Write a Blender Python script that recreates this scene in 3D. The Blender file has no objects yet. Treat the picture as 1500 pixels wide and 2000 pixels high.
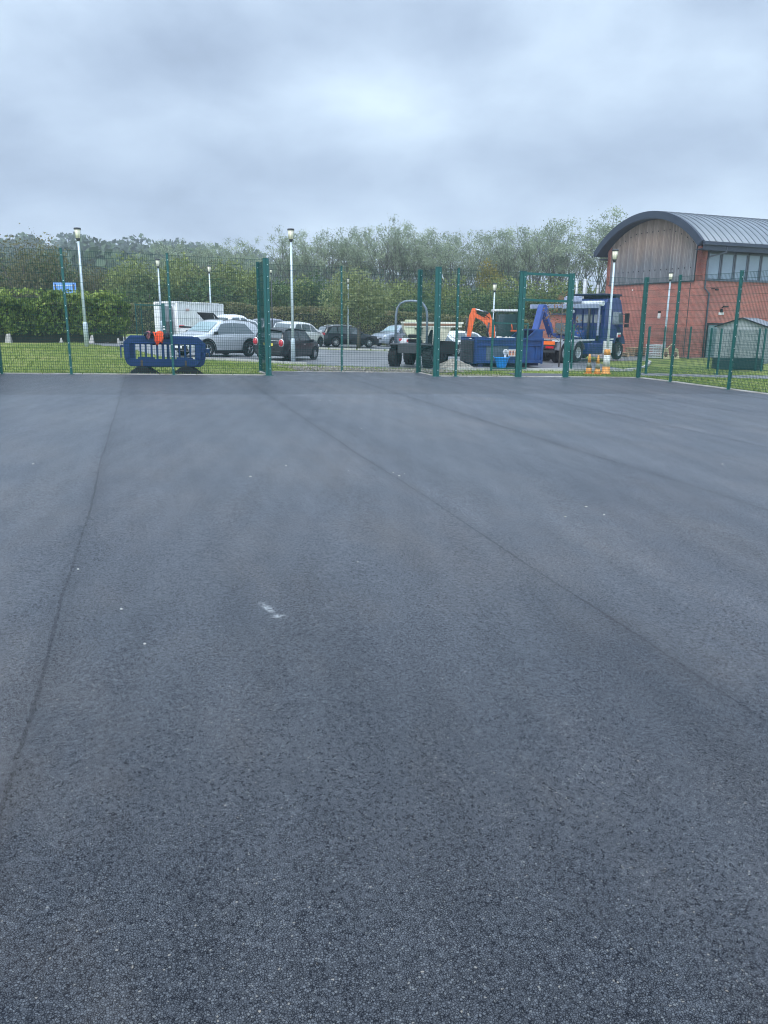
import bpy, bmesh, math, random
import numpy as np
from math import sin, cos, pi, radians as R
from mathutils import Vector, Matrix
sc = bpy.context.scene
COL = sc.collection
# ------------------------------------------------------------------ camera
CAMH = 1.555
cam = bpy.data.cameras.new("camera"); cam_o = bpy.data.objects.new("camera", cam); COL.objects.link(cam_o)
cam.sensor_fit = 'VERTICAL'; cam.sensor_height = 24.0; cam.lens = 18.0
cam.clip_start = 0.05; cam.clip_end = 4000
cam_o.matrix_world = Matrix.Translation((0, 0, CAMH)) @ Matrix.Rotation(R(90-14.04), 4, 'X') @ Matrix.Rotation(0.0095, 4, 'Z')
sc.camera = cam_o
try: sc.cycles.filter_width = 1.1
except Exception: pass
sc.render.resolution_x = 768; sc.render.resolution_y = 1024
# ------------------------------------------------------------------ view
sc.view_settings.view_transform = 'Standard'
sc.view_settings.look = 'None'
sc.view_settings.exposure = 1.1
sc.view_settings.gamma = 1.0
# ------------------------------------------------------------------ world: overcast sky
SUN_EL, SUN_AZ = R(52), R(215)
world = bpy.data.worlds.new("World"); sc.world = world; world.use_nodes = True
nt = world.node_tree; nt.nodes.clear()
def N(t, **k):
    n = nt.nodes.new(t)
    for a, b in k.items(): setattr(n, a, b)
    return n
def LK(a, b): nt.links.new(a, b)
def MA(op, a, b=None, clamp=False):
    n = N('ShaderNodeMath', operation=op); n.use_clamp = clamp
    for i, v in enumerate((a, b)):
        if v is None: continue
        if isinstance(v, (int, float)): n.inputs[i].default_value = v
        else: LK(v, n.inputs[i])
    return n.outputs[0]
out = N('ShaderNodeOutputWorld'); bg = N('ShaderNodeBackground'); LK(bg.outputs[0], out.inputs[0])
sky = N('ShaderNodeTexSky', sky_type='NISHITA'); sky.sun_disc = False
sky.sun_elevation = SUN_EL; sky.sun_rotation = SUN_AZ; sky.air_density = 1.5; sky.dust_density = 3
bg.inputs['Strength'].default_value = 0.1
tc = N('ShaderNodeTexCoord'); sp = N('ShaderNodeSeparateXYZ'); LK(tc.outputs['Generated'], sp.inputs[0])
X, Y, Z = sp.outputs
zc = MA('MAXIMUM', Z, 0.0)
den = MA('ADD', zc, 0.34)
cx = N('ShaderNodeCombineXYZ'); LK(MA('DIVIDE', X, den), cx.inputs[0]); LK(MA('DIVIDE', Y, den), cx.inputs[1])
def noise(vec, scale, detail, rough, loc=(0, 0, 0), dist=0):
    mp = N('ShaderNodeMapping'); mp.inputs['Location'].default_value = loc; LK(vec, mp.inputs[0])
    n = N('ShaderNodeTexNoise'); n.inputs['Scale'].default_value = scale; n.inputs['Detail'].default_value = detail
    n.inputs['Roughness'].default_value = rough; n.inputs['Distortion'].default_value = dist
    LK(mp.outputs[0], n.inputs['Vector']); return n.outputs['Fac']
n1 = noise(cx.outputs[0], 1.15, 6, 0.52, (3.1, 1.2, 0), 0.3)
n2 = noise(cx.outputs[0], 3.0, 9, 0.58, (7.7, 4.2, 0), 0.2)
def blob(az, el, ra, re, amp):   # a soft patch of thicker or thinner cloud at a compass direction
    dx, dz = math.tan(R(az)), math.tan(R(el))
    u = MA('SUBTRACT', MA('DIVIDE', X, MA('MAXIMUM', Y, 0.05)), dx)
    w = MA('SUBTRACT', MA('DIVIDE', Z, MA('MAXIMUM', Y, 0.05)), dz)
    q = MA('ADD', MA('POWER', MA('ABSOLUTE', MA('DIVIDE', u, math.tan(R(ra)))), 2.0), MA('POWER', MA('ABSOLUTE', MA('DIVIDE', w, math.tan(R(re)))), 2.0))
    return MA('MULTIPLY', MA('EXPONENT', MA('MULTIPLY', q, -1.0)), amp)
c = MA('ADD', MA('MULTIPLY', MA('SUBTRACT', n1, 0.5), 1.0), MA('MULTIPLY', MA('SUBTRACT', n2, 0.5), 0.85))
for b in [(13, 19, 6, 6, .16), (0, 14.5, 7, 3.0, .08), (-14, 17, 9, 3.5, -.24), (2, 17.8, 8, 2.6, -.2), (14, 10.2, 8, 2.2, -.28), (-12, 8.5, 12, 2.4, -.18),
          (-27, 18, 5, 4, .1), (26, 13, 6, 4, -.12), (-20, 3.2, 12, 2.2, .22), (24, 5.5, 10, 2.4, .15)]:
    c = MA('ADD', c, blob(*b))
lum = MA('ADD', MA('ADD', 0.43, MA('MULTIPLY', MA('EXPONENT', MA('MULTIPLY', zc, -11.0)), 0.07)), MA('MULTIPLY', c, 0.44))           # radiance near the horizon
fill_boost = MA('ADD', MA('MULTIPLY', MA('SUBTRACT', zc, 0.62, clamp=True), 6.5), MA('MULTIPLY', MA('SUBTRACT', MA('MULTIPLY', Y, -1.0), 0.0, clamp=True), 1.6))
lum = MA('MULTIPLY', lum, MA('ADD', 1.0, fill_boost))              # added brightness overhead and behind the camera, out of view, to light the ground
lum = MA('MAXIMUM', lum, 0.15)
ramp = N('ShaderNodeValToRGB'); LK(MA('ADD', 0.5, MA('MULTIPLY', c, 1.0), clamp=True), ramp.inputs[0])
ramp.color_ramp.elements[0].position = .2; ramp.color_ramp.elements[0].color = (0.615, 0.775, 1.04, 1)
ramp.color_ramp.elements[1].position = .85; ramp.color_ramp.elements[1].color = (0.765, 0.915, 1.04, 1)
vm = N('ShaderNodeVectorMath', operation='SCALE'); LK(ramp.outputs[0], vm.inputs[0]); LK(MA('MULTIPLY', lum, 10.0), vm.inputs['Scale'])
mx = N('ShaderNodeMix', data_type='RGBA'); mx.inputs['Factor'].default_value = 0.93
LK(sky.outputs[0], mx.inputs['A']); LK(vm.outputs[0], mx.inputs['B'])
LK(mx.outputs['Result'], bg.inputs['Color'])
sun = bpy.data.lights.new("sun", 'SUN'); sun.energy = 1.0; sun.angle = R(25); sun.color = (1, .96, .9)
sun_o = bpy.data.objects.new("sun", sun); COL.objects.link(sun_o)
sd = Vector((sin(SUN_AZ)*cos(SUN_EL), cos(SUN_AZ)*cos(SUN_EL), sin(SUN_EL)))
sun_o.rotation_euler = (-sd).to_track_quat('-Z', 'Y').to_euler()

# ------------------------------------------------------------------ helpers
def ss(a, b, x):
    t = np.clip((np.asarray(x, float)-a)/(b-a), 0, 1); return t*t*(3-2*t)
def gza(x, y):
    x = np.asarray(x, float); y = np.asarray(y, float)
    z = -.018*np.clip(x, -15, 15)
    z = z-(.30+.12*ss(-8, -3, x))*ss(24, 33, y)
    z = z+.35*ss(9.3, 12.3, -x)*ss(23, 30, y)
    return z
def gz(x, y): return float(gza(x, y))
def tag(o, label=None, cat=None, group=None, kind=None):
    if label: o['label'] = label
    if cat: o['category'] = cat
    if group: o['group'] = group
    if kind: o['kind'] = kind
    return o
def thing(name, label, cat, loc=(0, 0, 0), rz=0, group=None):
    o = bpy.data.objects.new(name, None); COL.objects.link(o); o.empty_display_size = .2
    o.location = loc; o.rotation_euler = (0, 0, rz)
    return tag(o, label, cat, group)
def copy_tree(o, parent=None):
    c = o.copy(); COL.objects.link(c)
    if parent: c.parent = parent
    for ch in [k for k in bpy.data.objects if k.parent == o]: copy_tree(ch, c)
    return c
def ground_at(o, x, y, dz=0): o.location = (x, y, gz(x, y)+dz)

class MB:
    def __init__(s): s.v = []; s.f = []; s.mi = []; s.sm = []
    def add(s, vs, fs, mi=0, sm=False):
        b = len(s.v); s.v += [tuple(p) for p in vs]
        for f in fs: s.f.append(tuple(b+i for i in f)); s.mi.append(mi); s.sm.append(sm)
        return s
    def box(s, c, d, mi=0, rz=0, M=None):
        x, y, z = d[0]/2, d[1]/2, d[2]/2
        vs = [Vector((a*x, b*y, e*z)) for a in (-1, 1) for b in (-1, 1) for e in (-1, 1)]
        m = M if M is not None else Matrix.Rotation(rz, 4, 'Z')
        vs = [(m @ v)+Vector(c) for v in vs]
        return s.add(vs, [(0, 1, 3, 2), (4, 6, 7, 5), (0, 4, 5, 1), (2, 3, 7, 6), (0, 2, 6, 4), (1, 5, 7, 3)], mi)
    def bar(s, p, q, w, h=None, mi=0):        # box section beam from p to q
        h = h or w; p, q = Vector(p), Vector(q); d = q-p
        m = d.to_track_quat('X', 'Z').to_matrix().to_4x4()
        return s.box((p+q)/2, (d.length, w, h), mi, M=m)
    def tube(s, pts, r, n=8, mi=0, cap=True, sm=True):
        pts = [Vector(p) for p in pts]; rs = r if isinstance(r, (list, tuple)) else [r]*len(pts)
        b = len(s.v); ref = None
        for i, p in enumerate(pts):
            d = (pts[min(i+1, len(pts)-1)]-pts[max(i-1, 0)]).normalized()
            if ref is None: ref = d.orthogonal().normalized()
            ref = (ref-d*ref.dot(d)).normalized(); o2 = d.cross(ref)
            for k in range(n):
                a = 2*pi*k/n; s.v.append(tuple(p+(ref*cos(a)+o2*sin(a))*rs[i]))
        for i in range(len(pts)-1):
            for k in range(n):
                s.f.append((b+i*n+k, b+i*n+(k+1) % n, b+(i+1)*n+(k+1) % n, b+(i+1)*n+k)); s.mi.append(mi); s.sm.append(sm)
        if cap:
            s.f.append(tuple(b+k for k in range(n))[::-1]); s.mi.append(mi); s.sm.append(False)
            s.f.append(tuple(b+(len(pts)-1)*n+k for k in range(n))); s.mi.append(mi); s.sm.append(False)
        return s
    def lathe(s, prof, n=20, axis='Z', c=(0, 0, 0), mi=0, sm=True, tilt=None, caps=True):   # prof: (radius, height)
        b = len(s.v); c = Vector(c)
        for r, h in prof:
            for k in range(n):
                a = 2*pi*k/n; x, y = r*cos(a), r*sin(a)
                p = Vector((x, y, h)) if axis == 'Z' else (Vector((x, h, y)) if axis == 'Y' else Vector((h, x, y)))
                if tilt: p = tilt @ p
                s.v.append(tuple(p+c))
        for i in range(len(prof)-1):
            for k in range(n):
                s.f.append((b+i*n+k, b+i*n+(k+1) % n, b+(i+1)*n+(k+1) % n, b+(i+1)*n+k)); s.mi.append(mi); s.sm.append(sm)
        for i in (0, len(prof)-1):
            if caps and prof[i][0] > 1e-4: s.f.append(tuple(b+i*n+k for k in range(n))); s.mi.append(mi); s.sm.append(False)
        return s
    def prism(s, poly, a, b, plane='XZ', mi=0):  # extrude a 2D outline between a and b along the third axis
        f = {'XZ': lambda p, t: (p[0], t, p[1]), 'XY': lambda p, t: (p[0], p[1], t), 'YZ': lambda p, t: (t, p[0], p[1])}[plane]
        n = len(poly); vs = [f(p, a) for p in poly]+[f(p, b) for p in poly]
        fs = [tuple(range(n))[::-1], tuple(range(n, 2*n))]+[(i, (i+1) % n, n+(i+1) % n, n+i) for i in range(n)]
        return s.add(vs, fs, mi)
    def build(s, name, mats, parent=None, label=None, bevel=0, seg=2, M=None):
        me = bpy.data.meshes.new(name); me.from_pydata(s.v, [], s.f)
        mats = mats if isinstance(mats, (list, tuple)) else [mats]
        for m in mats: me.materials.append(m)
        me.polygons.foreach_set('material_index', s.mi); me.polygons.foreach_set('use_smooth', s.sm)
        bm = bmesh.new(); bm.from_mesh(me); bmesh.ops.recalc_face_normals(bm, faces=bm.faces); bm.to_mesh(me); bm.free()
        me.update()
        o = bpy.data.objects.new(name, me); COL.objects.link(o)
        if parent: o.parent = parent
        if bevel:
            m = o.modifiers.new('bevel', 'BEVEL'); m.width = bevel; m.segments = seg; m.limit_method = 'ANGLE'; m.angle_limit = R(35)
        if label: o['label'] = label
        return o

def mat(name, col, rough=.5, metal=0, var=0, vs=4, bump=0, bs=60, col2=None, spec=.5, coat=0, trans=0, sheen=0):
    m = bpy.data.materials.new(name); m.use_nodes = True; t = m.node_tree; p = t.nodes['Principled BSDF']
    p.inputs['Base Color'].default_value = (*col, 1); p.inputs['Roughness'].default_value = rough; p.inputs['Metallic'].default_value = metal
    p.inputs['Specular IOR Level'].default_value = spec; p.inputs['Coat Weight'].default_value = coat
    p.inputs['Coat Roughness'].default_value = .05
    p.inputs['Transmission Weight'].default_value = trans
    tcn = t.nodes.new('ShaderNodeTexCoord')
    if var or col2:
        n = t.nodes.new('ShaderNodeTexNoise'); n.inputs['Scale'].default_value = vs; n.inputs['Detail'].default_value = 6; n.inputs['Roughness'].default_value = .65
        t.links.new(tcn.outputs['Object'], n.inputs['Vector'])
        r = t.nodes.new('ShaderNodeValToRGB'); r.color_ramp.elements[0].position = .3; r.color_ramp.elements[1].position = .7
        a = tuple(max(0, c*(1-var)) for c in col); b = col2 or tuple(min(1, c*(1+var)) for c in col)
        r.color_ramp.elements[0].color = (*a, 1); r.color_ramp.elements[1].color = (*b, 1)
        t.links.new(n.outputs['Fac'], r.inputs[0]); t.links.new(r.outputs[0], p.inputs['Base Color'])
    if bump:
        n = t.nodes.new('ShaderNodeTexNoise'); n.inputs['Scale'].default_value = bs; n.inputs['Detail'].default_value = 4
        t.links.new(tcn.outputs['Object'], n.inputs['Vector'])
        b = t.nodes.new('ShaderNodeBump'); b.inputs['Strength'].default_value = bump; b.inputs['Distance'].default_value = .02
        t.links.new(n.outputs['Fac'], b.inputs['Height']); t.links.new(b.outputs[0], p.inputs['Normal'])
    return m
class NT:   # tiny node helper for custom materials
    def __init__(s, m): s.t = m.node_tree; s.p = s.t.nodes['Principled BSDF']
    def n(s, ty, **k):
        n = s.t.nodes.new(ty)
        for a, b in k.items(): setattr(n, a, b)
        return n
    def l(s, a, b): s.t.links.new(a, b)
    def m(s, op, a, b=None, c=None, clamp=False):
        n = s.n('ShaderNodeMath', operation=op); n.use_clamp = clamp
        for i, v in enumerate((a, b, c)):
            if v is None: continue
            if isinstance(v, (int, float)): n.inputs[i].default_value = v
            else: s.l(v, n.inputs[i])
        return n.outputs[0]
    def noise(s, vec, sc, det=4, ro=.6, loc=None, scl=None):
        if loc or scl:
            mp = s.n('ShaderNodeMapping'); mp.inputs['Location'].default_value = loc or (0, 0, 0); mp.inputs['Scale'].default_value = scl or (1, 1, 1)
            s.l(vec, mp.inputs[0]); vec = mp.outputs[0]
        n = s.n('ShaderNodeTexNoise'); n.inputs['Scale'].default_value = sc; n.inputs['Detail'].default_value = det; n.inputs['Roughness'].default_value = ro
        s.l(vec, n.inputs['Vector']); return n.outputs['Fac']
    def ramp(s, f, stops):
        r = s.n('ShaderNodeValToRGB'); e = r.color_ramp.elements
        while len(e) < len(stops): e.new(.5)
        for i, (p, c) in enumerate(stops): e[i].position = p; e[i].color = (*c, 1) if len(c) == 3 else c
        s.l(f, r.inputs[0]); return r.outputs[0]
    def mix(s, f, a, b, bt='MIX'):
        n = s.n('ShaderNodeMix', data_type='RGBA', blend_type=bt)
        for k, v in (('Factor', f), ('A', a), ('B', b)):
            if isinstance(v, (int, float)): n.inputs[k].default_value = v
            elif isinstance(v, tuple): n.inputs[k].default_value = (*v, 1)
            else: s.l(v, n.inputs[k])
        return n.outputs['Result']
    def bump(s, h, st, dist=.01):
        b = s.n('ShaderNodeBump'); b.inputs['Strength'].default_value = st; b.inputs['Distance'].default_value = dist
        s.l(h, b.inputs['Height']); s.l(b.outputs[0], s.p.inputs['Normal'])

# ------------------------------------------------------------------ materials
GREEN = mat('green_coated_steel', (.002, .088, .078), .38, var=.12, vs=9, spec=.5)
WIRE = mat('green_wire', (.005, .055, .052), .55, spec=.15)
CLIP = mat('zinc_clip', (.6, .68, .68), .35, .6)
CONC = mat('concrete', (.42, .40, .37), .9, var=.25, vs=9, bump=.3)
GALV = mat('galvanised_steel', (.50, .58, .62), .42, .35, var=.1, vs=6)
LANT = mat('cream_diffuser', (.82, .78, .60), .35, var=.08, vs=8)
DARKM = mat('dark_grey_metal', (.05, .055, .06), .5, .3)
RUB = mat('black_rubber', (.012, .013, .015), .85, var=.3, vs=20, bump=.3, bs=80)
BLACKP = mat('black_plastic', (.010, .011, .013), .6, spec=.3)
GLASS = mat('car_glass', (.10, .13, .145), .05, spec=1.0, coat=1.0)
GLASSL = mat('windscreen_glass', (.24, .36, .38), .05, spec=1.0, coat=1.0)
CHROME = mat('bright_alloy', (.66, .68, .70), .3, .8)
REDL = mat('red_lens', (.50, .015, .03), .2, coat=.6)
WHL = mat('clear_lens', (.75, .78, .80), .12, coat=.5)
YPLATE = mat('yellow_plate', (.75, .62, .10), .5)
WPLATE = mat('white_plate', (.8, .8, .78), .5)
P_SILVER = mat('silver_paint', (.60, .63, .66), .30, .45, coat=.7, var=.03)
P_BLACK = mat('black_paint', (.006, .008, .013), .3, .0, coat=.3)
P_WHITE = mat('white_paint', (.76, .78, .79), .32, coat=.6, var=.03)
P_BLUEG = mat('pale_blue_grey_paint', (.34, .39, .45), .3, .5, coat=.7)
P_LILAC = mat('light_grey_paint', (.42, .43, .50), .3, .4, coat=.7)
BLUE = mat('blue_truck_paint', (.002, .027, .14), .38, coat=.35, var=.12, vs=3)
BLUEK = mat('blue_skip_paint', (.002, .038, .15), .5, var=.35, vs=2.2, bump=.08, bs=30)
LILAC = mat('blue_grey_arm_paint', (.030, .072, .26), .45, var=.2, vs=4)
BEAM = mat('lavender_grey_beam', (.30, .34, .46), .55, var=.15, vs=5)
ORANGE = mat('orange_machine_paint', (.80, .125, .015), .4, coat=.3, var=.12, vs=4)
ORPL = mat('orange_reflective', (.90, .17, .02), .45)
CREAM = mat('cream_hopper_paint', (.52, .50, .39), .6, var=.28, vs=3, col2=(.70, .68, .52))
CREAM_LIT = mat('lit_cream_hopper_paint', (.66, .70, .48), .55, var=.12, vs=3)  # lighter copy of the hopper cream, light on one side put into the colour
RUST = mat('rusty_steel', (.24, .13, .08), .8, var=.4, vs=8)
GREYM = mat('machine_grey', (.04, .046, .054), .55, var=.25, vs=5)
ROPS = mat('grey_roll_bar', (.17, .21, .26), .45, var=.12)
BARR = mat('blue_barrier_plastic', (.003, .040, .155), .45, var=.15, vs=5)
HIVIS = mat('orange_high_visibility_cloth', (1.0, .115, .03), .8, var=.15, vs=8, bump=.3, bs=20)
NAVY = mat('navy_cloth', (.012, .014, .03), .85, var=.3, vs=8)
PINK = mat('red_cloth', (.30, .02, .035), .85, var=.5, vs=22, col2=(.55, .25, .27))
CONEO = mat('faded_orange_plastic', (.66, .29, .06), .6, var=.3, vs=12)
CONEW = mat('grey_white_sleeve', (.56, .58, .56), .6, var=.2, vs=14)
TUBB = mat('bright_blue_plastic', (.0, .30, .80), .4, var=.08)
WOODP = mat('pallet_timber', (.42, .30, .18), .85, var=.35, vs=10)
TANB = mat('cream_board', (.78, .68, .40), .6, var=.15, vs=10)
SHEDM = mat('grey_shed_boards', (.30, .335, .34), .6, var=.12, vs=6)
SLATE = mat('grey_roof_sheet', (.20, .22, .25), .6, var=.15)
SIGNB = mat('pale_blue_sign_back', (.16, .36, .80), .5, var=.1)
BARK = mat('bark', (.115, .10, .082), .9, var=.4, vs=6, bump=.5, bs=20)
BARKG = mat('grey_green_bark', (.13, .135, .115), .9, var=.3, vs=3)
ZINC = mat('standing_seam_zinc', (.16, .185, .21), .42, .4, var=.12, vs=1.2)
FASC = mat('dark_blue_grey_fascia', (.026, .038, .062), .5, var=.08)
FRAMEM = mat('grey_window_frame', (.085, .10, .125), .45)
PANE = mat('blind_backed_glass', (.22, .28, .34), .12, var=.12, vs=.8)
DOORG = mat('blue_grey_door', (.15, .22, .23), .5)
STONE = mat('pale_stone', (.50, .48, .44), .9, var=.3, vs=8, bump=.4, bs=12)
DIRT = mat('dirt_pile', (.16, .13, .10), .95, var=.5, vs=6, bump=.6, bs=20)

def brick_mat():
    m = mat('red_brick', (.3, .1, .07), .85); a = NT(m)
    tcn = a.n('ShaderNodeTexCoord'); b = a.n('ShaderNodeTexBrick')
    mp = a.n('ShaderNodeMapping'); a.l(tcn.outputs['UV'], mp.inputs[0]); a.l(mp.outputs[0], b.inputs['Vector'])
    b.inputs['Color1'].default_value = (.52, .165, .115, 1); b.inputs['Color2'].default_value = (.38, .10, .075, 1); b.inputs['Mortar'].default_value = (.33, .25, .21, 1)
    b.inputs['Scale'].default_value = 1; b.inputs['Brick Width'].default_value = .225; b.inputs['Row Height'].default_value = .075; b.inputs['Mortar Size'].default_value = .008
    b.inputs['Bias'].default_value = -.1
    v = a.noise(tcn.outputs['Object'], .6, 5)
    c = a.mix(a.ramp(v, [(.35, (0, 0, 0)), (.75, (.8, .8, .8))]), b.outputs['Color'], (.25, .09, .075), 'MIX')
    v2 = a.noise(tcn.outputs['Object'], 9, 3)
    c = a.mix(.35, c, a.ramp(v2, [(.3, (.6, .6, .6)), (.7, (1.25, 1.2, 1.15))]), 'MULTIPLY')
    a.l(c, a.p.inputs['Base Color']); a.bump(b.outputs['Fac'], -.3, .01)
    return m
BRICK = brick_mat()
def clad_mat():
    m = mat('weathered_cedar_boards', (.2, .15, .12), .8); a = NT(m)
    tcn = a.n('ShaderNodeTexCoord'); sx = a.n('ShaderNodeSeparateXYZ'); a.l(tcn.outputs['UV'], sx.inputs[0])
    u, v, _ = sx.outputs
    bi = a.m('FLOOR', a.m('DIVIDE', u, .14))
    wn = a.n('ShaderNodeTexWhiteNoise', noise_dimensions='1D'); a.l(bi, wn.inputs['W'])
    gr = a.noise(tcn.outputs['UV'], 6, 5, .7, scl=(5, .35, 1))
    grey = a.ramp(a.m('ADD', a.m('MULTIPLY', wn.outputs['Value'], .26), a.m('MULTIPLY', gr, .75)), [(.15, (.05, .053, .064)), (.5, (.14, .145, .16)), (.9, (.32, .33, .35))])
    brown = a.ramp(a.m('ADD', a.m('MULTIPLY', wn.outputs['Value'], .26), a.m('MULTIPLY', gr, .75)), [(.15, (.10, .064, .050)), (.5, (.27, .20, .16)), (.9, (.50, .40, .34))])
    big = a.noise(tcn.outputs['UV'], .8, 4, .6, scl=(1, .5, 1))
    f = a.m('ADD', a.m('MULTIPLY', a.m('SUBTRACT', v, 5.9), .55), a.m('MULTIPLY', a.m('SUBTRACT', big, .5), 1.1), clamp=True)   # less weathered high up under the verge
    c = a.mix(f, grey, brown)
    fr = a.m('FRACT', a.m('DIVIDE', u, .14)); gap = a.m('LESS_THAN', fr, .09)
    c = a.mix(a.m('MULTIPLY', gap, .8), c, (.02, .02, .022))
    a.l(c, a.p.inputs['Base Color']); a.bump(a.m('SUBTRACT', a.m('MULTIPLY', gr, .3), gap), .5, .01)
    return m
CLAD = clad_mat()

def asphalt_mat():
    m = mat('new_asphalt', (.06, .063, .07), .55); a = NT(m)
    tcn = a.n('ShaderNodeTexCoord'); o = tcn.outputs['Object']; sx = a.n('ShaderNodeSeparateXYZ'); a.l(o, sx.inputs[0])
    x, y, _ = sx.outputs
    vo = a.n('ShaderNodeTexVoronoi'); vo.inputs['Scale'].default_value = 160; a.l(o, vo.inputs['Vector'])
    vo2 = a.n('ShaderNodeTexVoronoi', feature='DISTANCE_TO_EDGE'); vo2.inputs['Scale'].default_value = 160; a.l(o, vo2.inputs['Vector'])
    sc_ = a.n('ShaderNodeSeparateColor'); a.l(vo.outputs['Color'], sc_.inputs[0])
    stone = a.ramp(sc_.outputs[0], [(0, (.002, .003, .005)), (.38, (.010, .012, .018)), (.76, (.036, .042, .051)), (.96, (.066, .073, .082)), (.993, (.12, .125, .12)), (1, (.19, .17, .14))])
    edge = a.m('MULTIPLY', a.m('LESS_THAN', vo2.outputs['Distance'], .13), .8)
    c = a.mix(edge, stone, (.010, .012, .017))
    g2 = a.noise(o, 60, 3, .7); c = a.mix(.45, c, a.ramp(g2, [(.33, (.50, .50, .52)), (.68, (1.55, 1.52, 1.48))]), 'MULTIPLY')
    g3 = a.noise(o, 7, 6, .6); c = a.mix(.6, c, a.ramp(g3, [(.3, (.78, .78, .79)), (.7, (1.25, 1.23, 1.2))]), 'MULTIPLY')
    big = a.noise(o, .55, 5, .6); c = a.mix(.9, c, a.ramp(big, [(.32, (.76, .82, .90)), (.5, (1, 1, 1)), (.7, (1.38, 1.26, 1.14))]), 'MULTIPLY')
    # brownish dried films
    br = a.ramp(a.noise(o, .9, 5, .65, loc=(4, 9, 0), scl=(1, .35, 1)), [(.5, (1, 1, 1)), (.72, (1.75, 1.35, 1.0))]); c = a.mix(.8, c, br, 'MULTIPLY')
    # paving lanes, 2.87 m wide, each with its own tone, and long roller streaks
    wob = a.m('MULTIPLY', a.m('SUBTRACT', a.noise(y, .25, 3, .5), .5), .10)
    lx = a.m('ADD', a.m('DIVIDE', a.m('ADD', a.m('ADD', x, wob), .53), 2.87), 20.0)
    wn = a.n('ShaderNodeTexWhiteNoise', noise_dimensions='1D'); a.l(a.m('FLOOR', lx), wn.inputs['W'])
    c = a.mix(1.0, c, a.ramp(wn.outputs['Value'], [(0, (.93, .94, .95)), (1, (1.08, 1.07, 1.06))]), 'MULTIPLY')
    st = a.noise(o, 1.6, 4, .6, loc=(2, 0, 0), scl=(1, .06, 1)); c = a.mix(1.0, c, a.ramp(st, [(.3, (.78, .80, .83)), (.7, (1.28, 1.24, 1.20))]), 'MULTIPLY')
    d = a.m('ABSOLUTE', a.m('SUBTRACT', a.m('FRACT', a.m('ADD', lx, .5)), .5))   # 0 at the seam
    rag = a.m('SUBTRACT', a.m('MULTIPLY', a.noise(o, 22, 5, .75), .012), .0035)
    seam = a.m('LESS_THAN', d, a.m('ADD', rag, .0005))
    soft = a.m('SUBTRACT', 1.0, a.m('MULTIPLY', d, 24.0), clamp=True)
    patchy = a.ramp(a.noise(o, 1.1, 4, .7, loc=(1, 5, 2)), [(.36, (0, 0, 0)), (.6, (1, 1, 1))])
    c = a.mix(a.m('MULTIPLY', soft, .22), c, (.012, .014, .019))
    c = a.mix(a.m('MULTIPLY', a.m('MULTIPLY', seam, .65), a.m('ADD', a.m('MULTIPLY', patchy, .45), .55)), c, (.008, .009, .012))
    # cross joint and smoother, darker strip by the fence
    yj = a.m('ADD', y, a.m('MULTIPLY', a.noise(x, .5, 3, .6), .25))
    far = a.m('GREATER_THAN', yj, 16.05)
    c = a.mix(a.m('MULTIPLY', far, .4), c, a.mix(.5, c, (.026, .030, .040)))
    jn = a.m('LESS_THAN', a.m('ABSOLUTE', a.m('SUBTRACT', yj, 16.05)), .03)
    c = a.mix(a.m('MULTIPLY', jn, .6), c, (.012, .013, .017))
    # pale dust near the back fence and a chalky scuff
    dust = a.m('MULTIPLY', a.ramp(a.noise(o, 1.5, 6, .7, loc=(9, 1, 0), scl=(1, 2.2, 1)), [(.50, (0, 0, 0)), (.68, (1, 1, 1))]), a.m('DIVIDE', a.m('SUBTRACT', y, 18.6), 4.0, clamp=True))
    c = a.mix(a.m('MULTIPLY', dust, .5), c, (.22, .21, .19))
    dk = a.ramp(a.noise(o, 1.9, 7, .75, loc=(5, 2, 1)), [(.68, (1, 1, 1)), (.76, (.55, .56, .58))]); c = a.mix(1.0, c, dk, 'MULTIPLY')
    wm = a.ramp(a.noise(o, .42, 6, .7, loc=(1.5, 6, 3), scl=(1, .5, 1)), [(.50, (0, 0, 0)), (.70, (1, 1, 1))]); c = a.mix(a.m('MULTIPLY', wm, .28), c, (.11, .082, .058))
    def spot(px, py, ang, l, w):
        u = a.m('ADD', a.m('MULTIPLY', a.m('SUBTRACT', x, px), cos(ang)), a.m('MULTIPLY', a.m('SUBTRACT', y, py), sin(ang)))
        v = a.m('SUBTRACT', a.m('MULTIPLY', a.m('SUBTRACT', y, py), cos(ang)), a.m('MULTIPLY', a.m('SUBTRACT', x, px), sin(ang)))
        q = a.m('ADD', a.m('POWER', a.m('DIVIDE', a.m('ABSOLUTE', u), l), 2.0), a.m('POWER', a.m('DIVIDE', a.m('ABSOLUTE', v), w), 2.0))
        return a.m('SUBTRACT', 1.0, q, clamp=True)
    q = a.m('MAXIMUM', spot(SC1[0], SC1[1], SC1[2], .11, .03), spot(SC2[0], SC2[1], SC2[2], .06, .03))
    q = a.m('MULTIPLY', q, a.ramp(a.noise(o, 45, 4, .8), [(.42, (0, 0, 0)), (.62, (1, 1, 1))]))
    c = a.mix(a.m('MULTIPLY', q, .9), c, (.36, .38, .38))
    a.l(c, a.p.inputs['Base Color'])
    a.p.inputs['Roughness'].default_value = .38
    rg = a.noise(o, .9, 4, .6, loc=(7, 3, 0), scl=(1, .07, 1)); rg2 = a.noise(o, 2.3, 5, .65, loc=(3, 3, 0), scl=(1, .45, 1))
    a.l(a.m('ADD', .27, a.m('ADD', a.m('MULTIPLY', rg, .22), a.m('MULTIPLY', rg2, .08))), a.p.inputs['Roughness'])
    pore = a.ramp(a.m('ADD', a.m('MULTIPLY', vo2.outputs['Distance'], 1.6), a.m('MULTIPLY', g2, .55)), [(.30, (0, 0, 0)), (.62, (1, 1, 1))])  # occlusion between the stones, put into specular and sheen by this mask
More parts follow.
